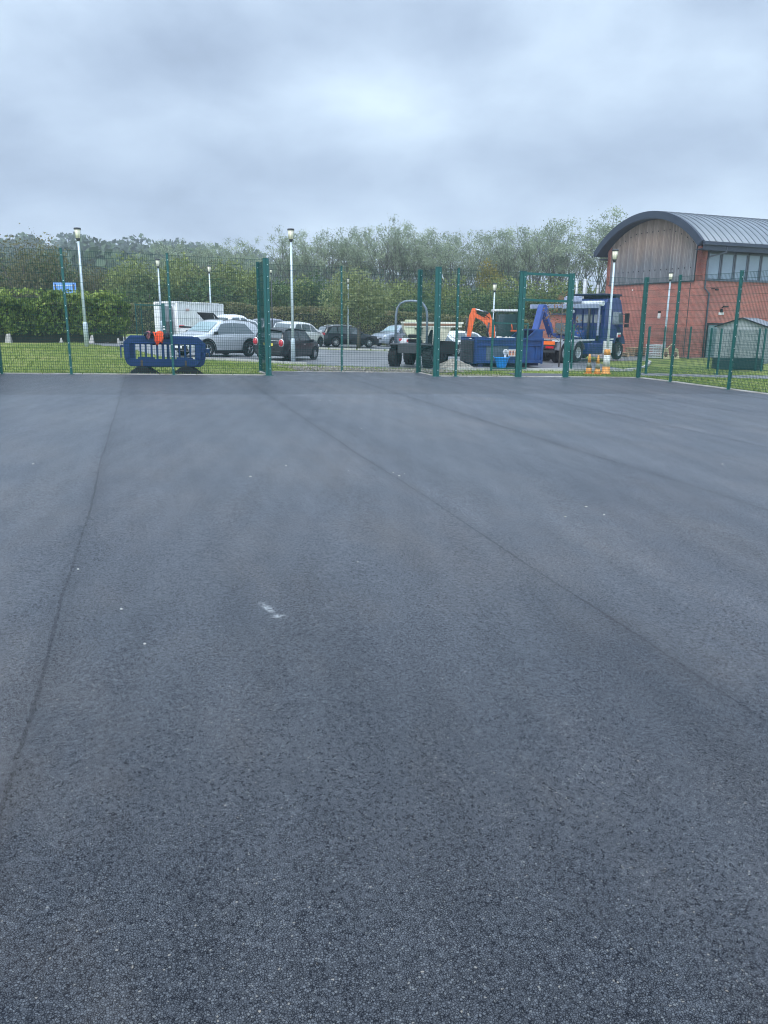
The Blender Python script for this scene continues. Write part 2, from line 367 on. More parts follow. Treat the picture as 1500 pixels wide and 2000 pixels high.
    stg = a.m('ADD', .35, a.m('MULTIPLY', a.m('ADD', st, a.m('MULTIPLY', big, .6)), .95))
    a.l(a.m('MULTIPLY', a.m('MULTIPLY', stg, a.m('SUBTRACT', 1.0, a.m('MULTIPLY', seam, .35))), a.m('ADD', a.m('MULTIPLY', pore, .62), .03)), a.p.inputs['Specular IOR Level'])
    h = a.m('ADD', a.m('MULTIPLY', a.m('MINIMUM', vo2.outputs['Distance'], .3), 1.2), a.m('ADD', a.m('MULTIPLY', sc_.outputs[1], .5), a.m('MULTIPLY', g2, .8)))
    a.bump(h, .28, .004)
    lane = a.m('MULTIPLY', a.m('SUBTRACT', wn.outputs['Value'], .5), .35)
    shw = a.m('ADD', a.m('MULTIPLY', a.m('SUBTRACT', a.m('ADD', a.m('MULTIPLY', st, 1.5), a.m('MULTIPLY', big, .9)), 1.2), .36), a.m('ADD', 1.0, a.m('MULTIPLY', lane, .4)))
    shw = a.m('MULTIPLY', a.m('MULTIPLY', shw, a.m('SUBTRACT', 1.0, a.m('MULTIPLY', far, .36))), a.m('ADD', .15, a.m('MULTIPLY', pore, 1.15)))
    shw = a.m('MULTIPLY', shw, a.m('SUBTRACT', 1.0, a.m('MULTIPLY', soft, .22)))
    ns = a.m('SUBTRACT', 1.0, a.m('MULTIPLY', a.m('MULTIPLY', seam, .30), a.m('ADD', .3, a.m('MULTIPLY', patchy, .7)))); shw = a.m('MULTIPLY', shw, ns)
    a.l(a.m('MULTIPLY', shw, .265, clamp=True), a.p.inputs['Sheen Weight']); a.p.inputs['Sheen Roughness'].default_value = .55; a.p.inputs['Sheen Tint'].default_value = (.82, .89, 1, 1)
    return m
PHI = R(17.0)
def to_court(x, y): return (x*cos(PHI)+y*sin(PHI), -x*sin(PHI)+y*cos(PHI))
_s1 = to_court(-.64, 3.97); _s2 = to_court(-.56, 3.845)
SC1 = (_s1[0], _s1[1], R(-75)); SC2 = (_s2[0], _s2[1], R(-10))
ASPH = asphalt_mat()

def road_mat():
    m = mat('worn_car_park_asphalt', (.2, .2, .2), .42, spec=.6); a = NT(m)
    tcn = a.n('ShaderNodeTexCoord'); o = tcn.outputs['Object']
    c = a.ramp(a.noise(o, .35, 6, .6, scl=(.4, 1, 1)), [(.3, (.13, .135, .145)), (.7, (.24, .245, .255))])
    c = a.mix(.6, c, a.ramp(a.noise(o, 25, 3, .8), [(.3, (.7, .7, .7)), (.7, (1.3, 1.3, 1.3))]), 'MULTIPLY')
    a.l(c, a.p.inputs['Base Color']); a.bump(a.noise(o, 40, 3), .3, .01)
    return m
ROAD = road_mat()
def grass_mat(name, c1, c2, c3):
    m = mat(name, c1, .9, spec=.2); a = NT(m)
    tcn = a.n('ShaderNodeTexCoord'); o = tcn.outputs['Object']
    c = a.ramp(a.noise(o, .5, 6, .7), [(.3, c1), (.5, c2), (.72, c3)])
    c = a.mix(.8, c, a.ramp(a.noise(o, 14, 5, .8), [(.3, (.55, .58, .5)), (.7, (1.4, 1.4, 1.3))]), 'MULTIPLY')
    a.l(c, a.p.inputs['Base Color']); a.bump(a.noise(o, 30, 5, .8), .8, .05)
    return m
LAWN = grass_mat('mown_grass', (.12, .165, .040), (.19, .235, .062), (.32, .30, .13))
FIELD = grass_mat('far_grass', (.06, .10, .025), (.09, .14, .03), (.14, .17, .05))
ROUGHG = mat('gravelly_verge', (.12, .10, .075), .95, var=.5, vs=3, bump=.8, bs=14, col2=(.20, .17, .12))
# ------------------------------------------------------------------ ground sheets
def axis_nodes(lo, hi, step, far):
    a = list(np.arange(lo, hi+1e-6, step)); s = step; l = lo
    while l > -far: s *= 1.35; l -= s; a.insert(0, l)
    s = step; h = hi
    while h < far: s *= 1.35; h += s; a.append(h)
    return a
def clip_sheet(name, poly, z0, m, step=.75):
    """a ground-following sheet clipped to a convex outline"""
    xs = [p[0] for p in poly]; ys = [p[1] for p in poly]
    bm = bmesh.new()
    nx = max(2, int((max(xs)-min(xs))/step)+1); ny = max(2, int((max(ys)-min(ys))/step)+1)
    vs = [[bm.verts.new((min(xs)+(max(xs)-min(xs))*i/nx, min(ys)+(max(ys)-min(ys))*j/ny, 0)) for j in range(ny+1)] for i in range(nx+1)]
    for i in range(nx):
        for j in range(ny): bm.faces.new((vs[i][j], vs[i+1][j], vs[i+1][j+1], vs[i][j+1]))
    cxm, cym = sum(xs)/len(xs), sum(ys)/len(ys)
    for i in range(len(poly)):
        p, q = Vector((*poly[i], 0)), Vector((*poly[(i+1) % len(poly)], 0)); d = q-p
        nrm = Vector((d.y, -d.x, 0)).normalized()
        if nrm.dot(Vector((cxm, cym, 0))-p) > 0: nrm = -nrm
        bmesh.ops.bisect_plane(bm, geom=list(bm.verts)+list(bm.edges)+list(bm.faces), plane_co=p, plane_no=nrm, clear_outer=True)
    for v in bm.verts: v.co.z = gz(v.co.x, v.co.y)+z0
    bmesh.ops.recalc_face_normals(bm, faces=bm.faces)
    me = bpy.data.meshes.new(name); bm.to_mesh(me); bm.free()
    for p_ in me.polygons:
        if p_.normal.z < 0: p_.flip()
    me.materials.append(m); o = bpy.data.objects.new(name, me); COL.objects.link(o); tag(o, kind='structure')
    return o
xs = axis_nodes(-45, 45, 1.0, 600); ys = axis_nodes(-12, 80, 1.0, 30)
ys = [v for v in ys if v < 81]+list(np.arange(84, 640, 14.0)); ys = [max(v, -60) for v in ys if v > -60]; xs = [max(-690, min(690, v)) for v in xs]
gx, gy = np.meshgrid(xs, ys, indexing='ij')
zz = gza(gx, gy)-.012
rise = ss(95, 420, gy)*ss(100, -160, gx)*22+ss(110, 500, gy)*5
zz = zz+rise
b = MB(); nx, ny = gx.shape
b.v = [tuple(p) for p in np.stack([gx.ravel(), gy.ravel(), zz.ravel()], 1).tolist()]
for i in range(nx-1):
    for j in range(ny-1):
        b.f.append((i*ny+j, (i+1)*ny+j, (i+1)*ny+j+1, i*ny+j+1)); b.mi.append(0); b.sm.append(True)
def groundz(x, y): return gz(x, y)+float(ss(95, 420, y)*ss(100, -160, x)*22+ss(110, 500, y)*5)
ground = b.build('ground', LAWN); tag(ground, kind='structure')

# fence layout
AV = Vector((.956, .292)); BV = Vector((.292, -.956))
C0 = Vector((7.99, 24.6))
G_R = C0-AV*2.59; G_L = C0-AV*4.19; F1 = C0-AV*6.21; F2 = C0-AV*6.82
RB = F2-BV*1.55; R1 = RB-AV*2.43; R0 = RB-AV*4.86
L3 = R0+BV*1.55; L2 = L3-AV*2.5; L1 = L3-AV*5.0; L0 = L3-AV*6.62
S1 = C0+BV*1.6; S2 = C0+BV*4.05; S3 = C0+BV*6.5; S4 = C0+BV*9.0
W1 = L0+BV*2.5; W2 = L0+BV*5.0
# court surface (several convex sheets that abut: main court + recess)
def court_poly(pts, name):
    o = clip_sheet(name, [tuple(p) for p in pts], .004, ASPH, 1.5)
    o2 = o.data
    M = Matrix.Rotation(PHI, 4, 'Z')
    o2.transform(M.inverted()); o.matrix_world = M
    return o
far = 34
court_poly([L0, C0, C0+BV*far, L0+BV*far], 'court_surface')
court_poly([R0, RB, F2+BV*.0, L3], 'court_surface_recess')
# concrete edging along the fence line
def strip(b, p, q, w, h, off=0, z0=-.02):
    p, q = Vector(p), Vector(q); d = (q-p); n = Vector((-d.y, d.x)).normalized(); k = max(1, int(d.length/.9))
    for i in range(k):
        a = p+d*(i/k)+n*off; e = p+d*((i+1)/k-.004)+n*off
        vs = []
        for r in (a, e):
            for s_ in (-w/2, w/2):
                t_ = r+n*s_; g = gz(t_.x, t_.y)
                vs += [(t_.x, t_.y, g+z0), (t_.x, t_.y, g+h)]
        b.add(vs, [(0, 1, 3, 2), (4, 6, 7, 5), (0, 4, 5, 1), (2, 3, 7, 6), (1, 5, 7, 3), (0, 2, 6, 4)])
b = MB()
for p, q in ((L0, L3), (F2, C0)): strip(b, p, q, .10, .024, 0.045)
strip(b, L3, R0, .07, .022, .03); strip(b, RB, F2, .07, .022, .03); strip(b, R0, RB, .07, .018, .03)
strip(b, C0, C0+BV*14, .22, .018, .11); strip(b, L0+BV*14, L0, .12, .02, .06)
EDGE = mat('pale_edging', (.22, .19, .15), .9, vs=1.8, bump=.4, col2=(.58, .56, .52))
tag(b.build('court_edging', EDGE), kind='structure')
# verge, roads, paths
clip_sheet('gravel_verge', [tuple(RB+Vector((.6, .15))), tuple(R0+Vector((1.2, .15))), (-4.2, 28.5), (-2.6, 31.6), (2.5, 31.8), (3.0, 26.5)], -.006, ROUGHG, .5)
clip_sheet('car_park', [(-13.0, 36.1), (-8.4, 33.6), (-3.4, 34.0), (11.3, 39.2), (12.6, 50.8), (-19, 51.5), (-18, 42.5)], .0, ROAD, 1.0)
clip_sheet('car_park_bays', [(-13, 54.4), (14, 54.6), (12, 62.5), (-13, 63.5)], .0, ROAD, 1.5)
clip_sheet('hard_standing', [(2.6, 33.0), (11.5, 35.9), (11.3, 39.2), (-2.0, 34.48), (-3.2, 33.7)], .0, ROAD, 1.0)
clip_sheet('yard', [(11.3, 36.9), (13.2, 41.5), (13.4, 46), (18.8, 50.6), (16.0, 62), (12.6, 50.8)], .0, ROAD, 1.0)
WORN = mat('worn_dry_turf', (.16, .155, .075), .95, var=.4, vs=2.5, bump=.6, bs=16, col2=(.36, .31, .20))
def band(name, p, q, a_, b_, m=None):
    p, q = Vector(p), Vector(q); d = (q-p).normalized(); n = Vector((-d.y, d.x)); clip_sheet(name, [tuple(p+n*a_), tuple(q+n*a_), tuple(q+n*b_), tuple(p+n*b_)], -.005, m or WORN, .5)
band('worn_verge', L0, L3, .05, .34); band('worn_verge', F2, G_L, .05, 1.3); band('worn_verge', G_R, C0, .05, .7); band('worn_verge', C0, C0+BV*12, .18, .45)
clip_sheet('hedge_shade_sheet', [(-28, 36.9), (-19, 38.2), (-12.6, 39.3), (-12.6, 42.2), (-19, 41.4), (-28, 40)], .002, mat('dark_hedge_shade', (.030, .026, .020), .95, var=.4, vs=4, bump=.5), .8)  # dark sheet added under the hedge, its ground shade put into the colour
DROAD = mat('dark_path_asphalt', (.075, .078, .082), .7, var=.3, vs=5, bump=.3)
clip_sheet('path', [(G_L.x+.05, G_L.y+.1), (G_R.x-.05, G_R.y+.1), (7.9, 32.6), (4.5, 31.8), (3.9, 28)], .0, DROAD, .6)
clip_sheet('side_path', [(10.6, 32.3), (11.2, 34.7), (40, 34.9), (40, 32.2)], .0, ROAD, .8)
KERB = mat('kerb_stone', (.45, .44, .42), .85, var=.2, vs=6)
b = MB()
def kerb(b, pts):
    for p, q in zip(pts, pts[1:]): strip(b, p, q, .14, .09)
kerb(b, [(-13.0, 52.2), (13.0, 52.0)])
kp = [(2.6, 32.95), (7.0, 34.4), (11.0, 35.85), (12.0, 37.3), (13.0, 39.2), (14.2, 42.2), (15.3, 45.2), (15.7, 47.2), (15.0, 48.8), (14.0, 49.8)]
kerb(b, kp); kerb(b, [(-8.4, 33.5), (-3.4, 33.9)])
tag(b.build('kerb', KERB), kind='structure')

# ------------------------------------------------------------------ haze-ready leaf tools
rng = np.random.default_rng(5)
def leaf_mat(name, dark, mid, light, trans=.25):
    m = bpy.data.materials.new(name); m.use_nodes = True; a = NT(m)
    at_ = a.n('ShaderNodeAttribute', attribute_name='tone')
    c = a.ramp(at_.outputs['Fac'], [(0, dark), (.5, mid), (1, light)])
    a.l(c, a.p.inputs['Base Color']); a.p.inputs['Roughness'].default_value = .65; a.p.inputs['Specular IOR Level'].default_value = .25
    tr = a.n('ShaderNodeBsdfTranslucent'); a.l(c, tr.inputs['Color'])
    ms = a.n('ShaderNodeMixShader'); ms.inputs[0].default_value = trans
    a.l(a.p.outputs[0], ms.inputs[1]); a.l(tr.outputs[0], ms.inputs[2]); a.l(ms.outputs[0], a.t.nodes['Material Output'].inputs[0])
    return m
L_AIRY = leaf_mat('grey_green_leaves', (0.143, 0.176, 0.124), (0.268, 0.327, 0.222), (0.432, 0.492, 0.332), .4)
L_DARK = leaf_mat('dark_shrub_leaves', (.022, .045, .020), (0.075, 0.131, 0.045), (0.175, 0.250, 0.075))
L_OLIVE = leaf_mat('olive_shrub_leaves', (.065, .085, .028), (0.175, 0.219, 0.069), (0.362, 0.400, 0.125))
L_BROWN = leaf_mat('brownish_leaves', (.055, .060, .028), (0.143, 0.137, 0.058), (0.221, 0.234, 0.091))
L_HEDGE = leaf_mat('bright_hedge_leaves', (0.026, 0.050, 0.012), (0.116, 0.186, 0.038), (0.347, 0.413, 0.098))
L_CLIP = leaf_mat('clipped_hedge_leaves', (0.072, 0.078, 0.034), (0.176, 0.194, 0.078), (0.351, 0.276, 0.155))
L_FAR = leaf_mat('distant_leaves', (.035, .06, .03), (0.066, 0.108, 0.048), (0.108, 0.156, 0.072), .1)
L_ROUND = leaf_mat('olive_grey_leaves', (0.108, 0.135, 0.058), (0.203, 0.243, 0.098), (0.405, 0.419, 0.195), .3)
L_YEL = leaf_mat('yellowing_leaves', (.12, .12, .03), (.24, .22, .05), (.36, .30, .07))
L_RUST = leaf_mat('orange_brown_leaves', (.16, .08, .04), (.26, .15, .08), (.34, .24, .12))
def quads(P, size, tone, flat=0.0, asp=.6, seed=0):
    """numpy: one bent leaf-clump card per point"""
    r = np.random.default_rng(seed); n = len(P)
    u = r.normal(size=(n, 3)); u /= np.linalg.norm(u, axis=1, keepdims=True)
    w = r.normal(size=(n, 3)); w[:, 2] += flat; w -= u*(w*u).sum(1, keepdims=True); w /= np.linalg.norm(w, axis=1, keepdims=True)+1e-9
    s = (size*(.6+.8*r.random(n)))[:, None] if np.isscalar(size) else (size*(.6+.8*r.random(n)))[:, None]
    A = P-u*s*.5; B = P+w*s*asp*.5; C = P+u*s*.5; D = P-w*s*asp*.5
    V = np.stack([A, B, C, D], 1).reshape(-1, 3)
    return V, np.repeat(tone, 4)
def np_mesh(name, V, tone, m, parent=None):
    n = len(V)//4; me = bpy.data.meshes.new(name)
    me.vertices.add(4*n); me.vertices.foreach_set('co', V.astype('f').ravel())
    me.loops.add(4*n); me.loops.foreach_set('vertex_index', np.arange(4*n, dtype='i'))
    me.polygons.add(n); me.polygons.foreach_set('loop_start', np.arange(0, 4*n, 4, dtype='i'))
    try: me.polygons.foreach_set('loop_total', np.full(n, 4, 'i'))
    except Exception: pass
    at_ = me.attributes.new('tone', 'FLOAT', 'POINT'); at_.data.foreach_set('value', np.clip(tone, 0, 1).astype('f'))
    me.materials.append(m); me.update(calc_edges=True); me.validate()
    o = bpy.data.objects.new(name, me); COL.objects.link(o)
    if parent: o.parent = parent
    return o
def blob_points(n, lobes, r, shell=.55):
    """points through a union of ellipsoid lobes, denser outside. lobes: (cx,cy,cz,rx,ry,rz)"""
    L = np.array(lobes); vol = (L[:, 3]*L[:, 4]*L[:, 5])**.67; k = r.choice(len(L), n, p=vol/vol.sum())
    d = r.normal(size=(n, 3)); d /= np.linalg.norm(d, axis=1, keepdims=True)
    rad = shell+(1-shell)*r.random(n)**.7; rad *= 1+.13*r.normal(size=n)
    P = L[k, :3]+d*rad[:, None]*L[k, 3:]
    lt = .5+.12*r.normal(size=n)+(k % 5-2)*.05
    return P, lt
def bush_mesh(h, w, seed, n=3500, size=.22, m=None, lobes=14, parent=None, name='foliage', zmin=.0):
    r = np.random.default_rng(seed); Ls = []
    for i in range(lobes):
        a = r.random()*2*pi; q = r.random()**.5*w*.34; cz = h*(.22+.5*r.random()); s_ = w*(.16+.13*r.random())
        Ls.append((q*cos(a), q*sin(a), cz, s_, s_, min(s_*(.8+.5*r.random()), cz*.95)))
    Ls.append((0, 0, h*.42, w*.33, w*.33, h*.42)); Ls.append((w*.1*r.normal(), 0, h*.72, w*.2, w*.2, h*.27))
    P, lt = blob_points(n, Ls, r); k = P[:, 2] > zmin; P, lt = P[k], lt[k]
    # spiky shoots breaking the outline
    ns = n//12; top = P[r.choice(len(P), ns)]+np.array([0, 0, 1])*r.random((ns, 1))*h*.09
    P = np.concatenate([P, top]); lt = np.concatenate([lt, np.full(ns, .75)])
    V, t = quads(P, size, lt, seed=seed)
    return np_mesh(name, V, t, m, parent)
def limb_tree(h, spread, seed, leaf, m_leaf, n_leaf=2600, size=.2, base=.36, stems=4, bark=None, lean=0, parent=None, tips_n=26, dens=1.0):
    """airy tree: several slender stems, branches, leaf sprays held near the twig ends"""
    r = np.random.default_rng(seed); b = MB(); tips = []
    def grow(p, d, L, rad, lvl):
        n = 4; pts = [p.copy()]; q = p.copy(); dd = d.copy()
        for i in range(n):
            dd = (dd+np.array([r.normal(), r.normal(), .35*abs(r.normal())+.1])*.13); dd /= np.linalg.norm(dd)
            q = q+dd*L/n; pts.append(q.copy())
        b.tube(pts, [rad*(1-.7*i/n) for i in range(n+1)], 5 if lvl < 2 else 4, cap=False)
        if lvl >= 3: tips.append((q, dd)); return
        kids = 3 if lvl == 0 else r.integers(2, 4)
        for _ in range(kids):
            i = r.integers(2, n+1); a = r.random()*2*pi
            nd = dd+np.array([cos(a), sin(a), .25+.3*r.random()])*(.55+.25*r.random())*spread; nd /= np.linalg.norm(nd)
            grow(pts[i], nd, L*(.60+.15*r.random()), rad*.5, lvl+1)
        tips.append((q, dd))
    for s_ in range(stems):
        a = r.random()*2*pi; o = np.array([cos(a)*.18, sin(a)*.18, -.15]); d = np.array([cos(a)*.20+lean, sin(a)*.20, 1.0]); d /= np.linalg.norm(d)
        grow(o, d, h*(.42+.12*r.random()), .055+.012*h*.9, 0)
    T = np.array([t[0] for t in tips]); z = T[:, 2].max(); sc_ = h/(z+.25)
    b.v = [tuple(np.array(v)*sc_) for v in b.v]; T = T*sc_
    trunk = b.build('trunk', bark or BARKG, parent)
    T = T[T[:, 2] > h*base]; T = T[r.random(len(T)) < .62]
    n = int(n_leaf*dens); k = r.choice(len(T), n); P = T[k]+r.normal(size=(n, 3))*np.array([.30, .30, .22])*h/11
    lt = .5+.13*r.normal(size=n)+(k % 7-3)*.085
    V, t = quads(P, size, lt, seed=seed, asp=.45)
    crown = np_mesh('crown', V, t, m_leaf, parent)
    return trunk, crown

# ------------------------------------------------------------------ perimeter mesh fence
def wire_panel(p, q, h, z0=.05, dense=1.2, parent=None, label=None, vsp=.05, mt=None):
    """welded twin-wire panel between two posts: 50 mm x 200 mm above, small squares below"""
    p, q = Vector(p), Vector(q); d = q-p; L = d.length; d.normalize(); n = Vector((-d.y, d.x))
    b = MB(); k = max(2, int(round(L/vsp)))
    zp, zq = gz(p.x, p.y), gz(q.x, q.y)
    P = lambda t, z, o=0: (p.x+d.x*t+n.x*o, p.y+d.y*t+n.y*o, zp+(zq-zp)*t/L+z)
    for i in range(1, k):
        b.tube([P(L*i/k, z0), P(L*i/k, h)], .0034, 4, cap=False, sm=False)
    zs = []
    z = z0
    while z < dense: zs.append(z); z += .0667
    while z < h-.02: zs.append(z); z += .2
    zs.append(h-.004)
    for z in zs:
        for o_ in (-.0075, .0075): b.tube([P(0, z, o_), P(L, z, o_)], .0039, 4, cap=False, sm=False)
    return b.build('wire_panel', mt or WIRE, parent, label)
def fence_post(p, h, w=.06, dep=.06, ang=PHI, parent=None, clips=True, double=False, label=None):
    b = MB(); g = gz(p[0], p[1]); M = Matrix.Rotation(ang, 4, 'Z')
    if double:
        for s_ in (-1, 1):
            c = M @ Vector((s_*w*.27, 0, 0)); b.box((p[0]+c.x, p[1]+c.y, g+h/2-.02), (w*.5, dep, h+.04), 0, ang)
    else: b.box((p[0], p[1], g+h/2-.02), (w, dep, h+.04), 0, ang)
    b.box((p[0], p[1], g+h+.008), (w+.012, dep+.012, .016), 0, ang)
    b.box((p[0], p[1], g+.006), (w+.09, dep+.09, .012), 0, ang)
    if clips:
        z = .18
        while z < h-.04:
            c = M @ Vector((w*.25 if double else 0, -dep/2-.006, 0)); b.box((p[0]+c.x, p[1]+c.y, g+z), (.022, .012, .022), 1, ang); z += .3
    return b.build('post', [GREEN, CLIP], parent, label, bevel=.004, seg=1)
FH = 3.0
def fence(name, label, cat, posts, panels, group=None):
    t = thing(name, label, cat, (0, 0, 0), 0, group)
    for a in posts: fence_post(a[0], FH+.03, a[1], a[2] if len(a) > 2 else .06, parent=t, double=a[1] > .1)
    for p, q in panels: wire_panel(p, q, FH, parent=t)
    return t
G = 'green wire mesh runs around the court'
fence('mesh_fence', 'tall green wire mesh run behind the blue barriers, leftmost side of the court', 'fence',
      [(L0, .08), (L1, .06), (L2, .06), (L3, .15, .08), (W1, .06), (W2, .06)], [(L0, L1), (L1, L2), (L2, L3), (W1, L0), (W2, W1)], G)
fence('mesh_fence', 'set-back green mesh section in the middle, in front of the black hatchback and the dumper', 'fence',
      [(R0, .09), (R1, .05), (RB, .13, .08)], [(L3+(R0-L3)*.04, R0), (R0, R1), (R1, RB), (RB, F2)], G)
fence('mesh_fence', 'short green mesh section between the set-back part and the open gateway', 'fence',
      [(F2, .16, .08), (F1, .06)], [(F2, F1), (F1, G_L)], G)
fence('mesh_fence', 'green mesh run from the gateway round the corner along the right grass', 'fence',
      [(C0, .12, .08), (S1, .07), (S2, .08), (S3, .07), (S4, .07)], [(G_R, C0), (C0, S1), (S1, S2), (S2, S3), (S3, S4)], G)
gt = thing('gateway', 'open green steel gateway with a mesh panel over the opening', 'gateway')
fence_post(G_L, FH+.03, .19, .08, parent=gt, double=True); fence_post(G_R, FH+.03, .17, .08, parent=gt, double=True)
def gbar(z, nm):
    b = MB(); a_, c_ = G_L+AV*.10, G_R-AV*.09
    b.bar((a_.x, a_.y, gz(*a_)+z), (c_.x, c_.y, gz(*c_)+z), .05, .07); b.build(nm, GREEN, gt)
gbar(2.98, 'top_rail'); gbar(2.24, 'cross_rail')
# over panel: fine mesh between the rails
b = MB(); L_ = (G_R-G_L).length
for i in range(1, 31):
    a_ = G_L+AV*(L_*i/31); g = gz(*a_); b.tube([(a_.x, a_.y, g+2.27), (a_.x, a_.y, g+2.95)], .0022, 4, cap=False, sm=False)
for z in (2.44, 2.6, 2.78): b.tube([(G_L.x, G_L.y, gz(*G_L)+z), (G_R.x, G_R.y, gz(*G_R)+z)], .003, 4, cap=False, sm=False)
b.build('over_panel', WIRE, gt)

# ------------------------------------------------------------------ lower green mesh fences outside
def low_fence(label, pts, h=2.0, name='low_mesh_fence', ends=(1, 1)):
    t = thing(name, label, 'fence', (0, 0, 0), 0, 'lower green mesh fences beyond the court')
    allp = []
    for p, q in zip(pts, pts[1:]):
        p, q = Vector(p), Vector(q); k = max(1, round((q-p).length/3.2))
        allp += [p+(q-p)*(i/k) for i in range(k)]
    allp.append(Vector(pts[-1]))
    for p in allp: fence_post(p, h, .085, .06, parent=t, clips=False)
    for p, q in zip(allp, allp[1:]): wire_panel(p, q, h-.05, dense=.0, parent=t)
    return t
low_fence('lower green mesh fence running from the traffic cones past the grey shed', [(8.3, 34.88), (11.4, 34.12), (14.82, 34.84), (18.23, 37.88), (22.4, 39.4)])
low_fence('lower green mesh fence behind the dark planter, in front of the hall door and shed', [(16.35, 39.6), (18.1, 38.2)])
low_fence('lower green mesh fence at the foot of the brick gable, behind the two cream boards', [(19.4, 50.2), (17.65, 49.9)])
t = thing('open_gate_leaf', 'open green mesh gate leaf in front of the blue skip', 'gate')
fence_post((4.51, 33.24), 2.1, .09, .07, parent=t, clips=False)
b = MB()
for p, q in (((4.56, 33.25, .1), (6.1, 33.9, .1)), ((4.56, 33.25, 1.98), (6.1, 33.9, 1.98)), ((6.1, 33.9, .08), (6.1, 33.9, 2.0))):
    b.bar((p[0], p[1], p[2]+gz(p[0], p[1])), (q[0], q[1], q[2]+gz(q[0], q[1])), .05)
b.build('leaf_frame', GREEN, t); wire_panel((4.56, 33.25), (6.1, 33.9), 1.95, .12, 0, t)
t = thing('mesh_gate', 'green mesh gate with white notices beside the white store container', 'gate')
GA, GB_ = (-13.95, 44.2), (-12.35, 44.0)
for p in (GA, (-13.65, 44.25)): fence_post(p, 2.0, .06, .06, parent=t, clips=False)
fence_post(GB_, 2.05, .19, .08, parent=t, clips=False)
for z in (.15, 1.95): MB().bar((GA[0], GA[1], gz(*GA)+z), (GB_[0], GB_[1], gz(*GB_)+z), .06, .06).build('gate_rail', GREEN, t)
wire_panel(GA, GB_, 1.95, .15, 0, t)
for z, w, h in ((.82, .12, .07), (.68, .14, .08)):
    MB().box((GB_[0], GB_[1]-.05, gz(*GB_)+z), (w, .01, h)).build('notice', WPLATE, t)

# ------------------------------------------------------------------ lamp columns
def lamp_post(x, y, h, label, r=.055, lant=1.0, sleeve=True, mt=GALV):
    t = thing('lamp_post', label, 'lamp post', (x, y, gz(x, y)), 0, 'lamp posts beyond the court fence')
    b = MB(); r = r*.80; lant = lant*.84; b.tube([(0, 0, .0), (0, 0, h*.5), (0, 0, h-.42*lant)], [r*1.25, r*1.05, r*.8], 12)
    if sleeve: b.tube([(0, 0, -.02), (0, 0, .98), (0, 0, 1.06)], [r*1.75, r*1.7, r*1.25], 12)
    b.build('column', mt, t)
    b = MB(); z = h-.44*lant
    b.lathe([(.05*lant, z-.08), (.07*lant, z-.02), (.085*lant, z+.02), (.085*lant, z+.035)], 14); b.build('collar', DARKM, t)
    b = MB(); b.lathe([(.085*lant, z+.035), (.12*lant, z+.37*lant)], 14)
    l_ = b.build('lantern', LANT, t)
    b = MB()
    for k in range(6):
        a = 2*pi*k/6; b.tube([(.088*lant*cos(a), .088*lant*sin(a), z+.035), (.123*lant*cos(a), .123*lant*sin(a), z+.37*lant)], .0035, 4)
    b.build('rib', DARKM, l_)
    b = MB(); b.lathe([(.14*lant, z+.37*lant), (.145*lant, z+.40*lant), (.13*lant, z+.435*lant), (.02, z+.45*lant)], 16); b.build('cap', GREYM, t)
    return t
lamp_post(-13.22, 34.74, 4.97, 'galvanised lamp post leaning over the bright green hedge, farthest left', r=.072, lant=1.25)
lamp_post(-4.08, 34.6, 5.62, 'tall grey lamp post in front of the black hatchback', r=.07, lant=1.25)
lamp_post(9.32, 32.96, 5.02, 'lamp post standing in the striped cylinder beside the blue lorry cab', r=.06, lant=1.15)
lamp_post(18.07, 51.0, 5.35, 'white lamp post in front of the brick gable wall', r=.07, lant=1.3)
lamp_post(-14.2, 50.0, 4.8, 'white lamp post behind the store container and its green gate', r=.075, lant=1.3)
lamp_post(-12.9, 58.5, 5.0, 'white lamp post behind the white pickup truck', r=.075, lant=1.3)
lamp_post(7.25, 53.4, 4.55, 'small white lamp post behind the orange excavator arm', r=.07, lant=1.35)
lamp_post(-2.5, 52.6, 4.15+.4, 'pale pole lamp half hidden by the small round tree', r=.055, lant=.8, sleeve=False)
lamp_post(-7.75, 54.0, 4.75+.2, 'thin grey lamp post in front of the clipped hedge beside the double fence post', r=.04, lant=.7, sleeve=False, mt=GREYM)

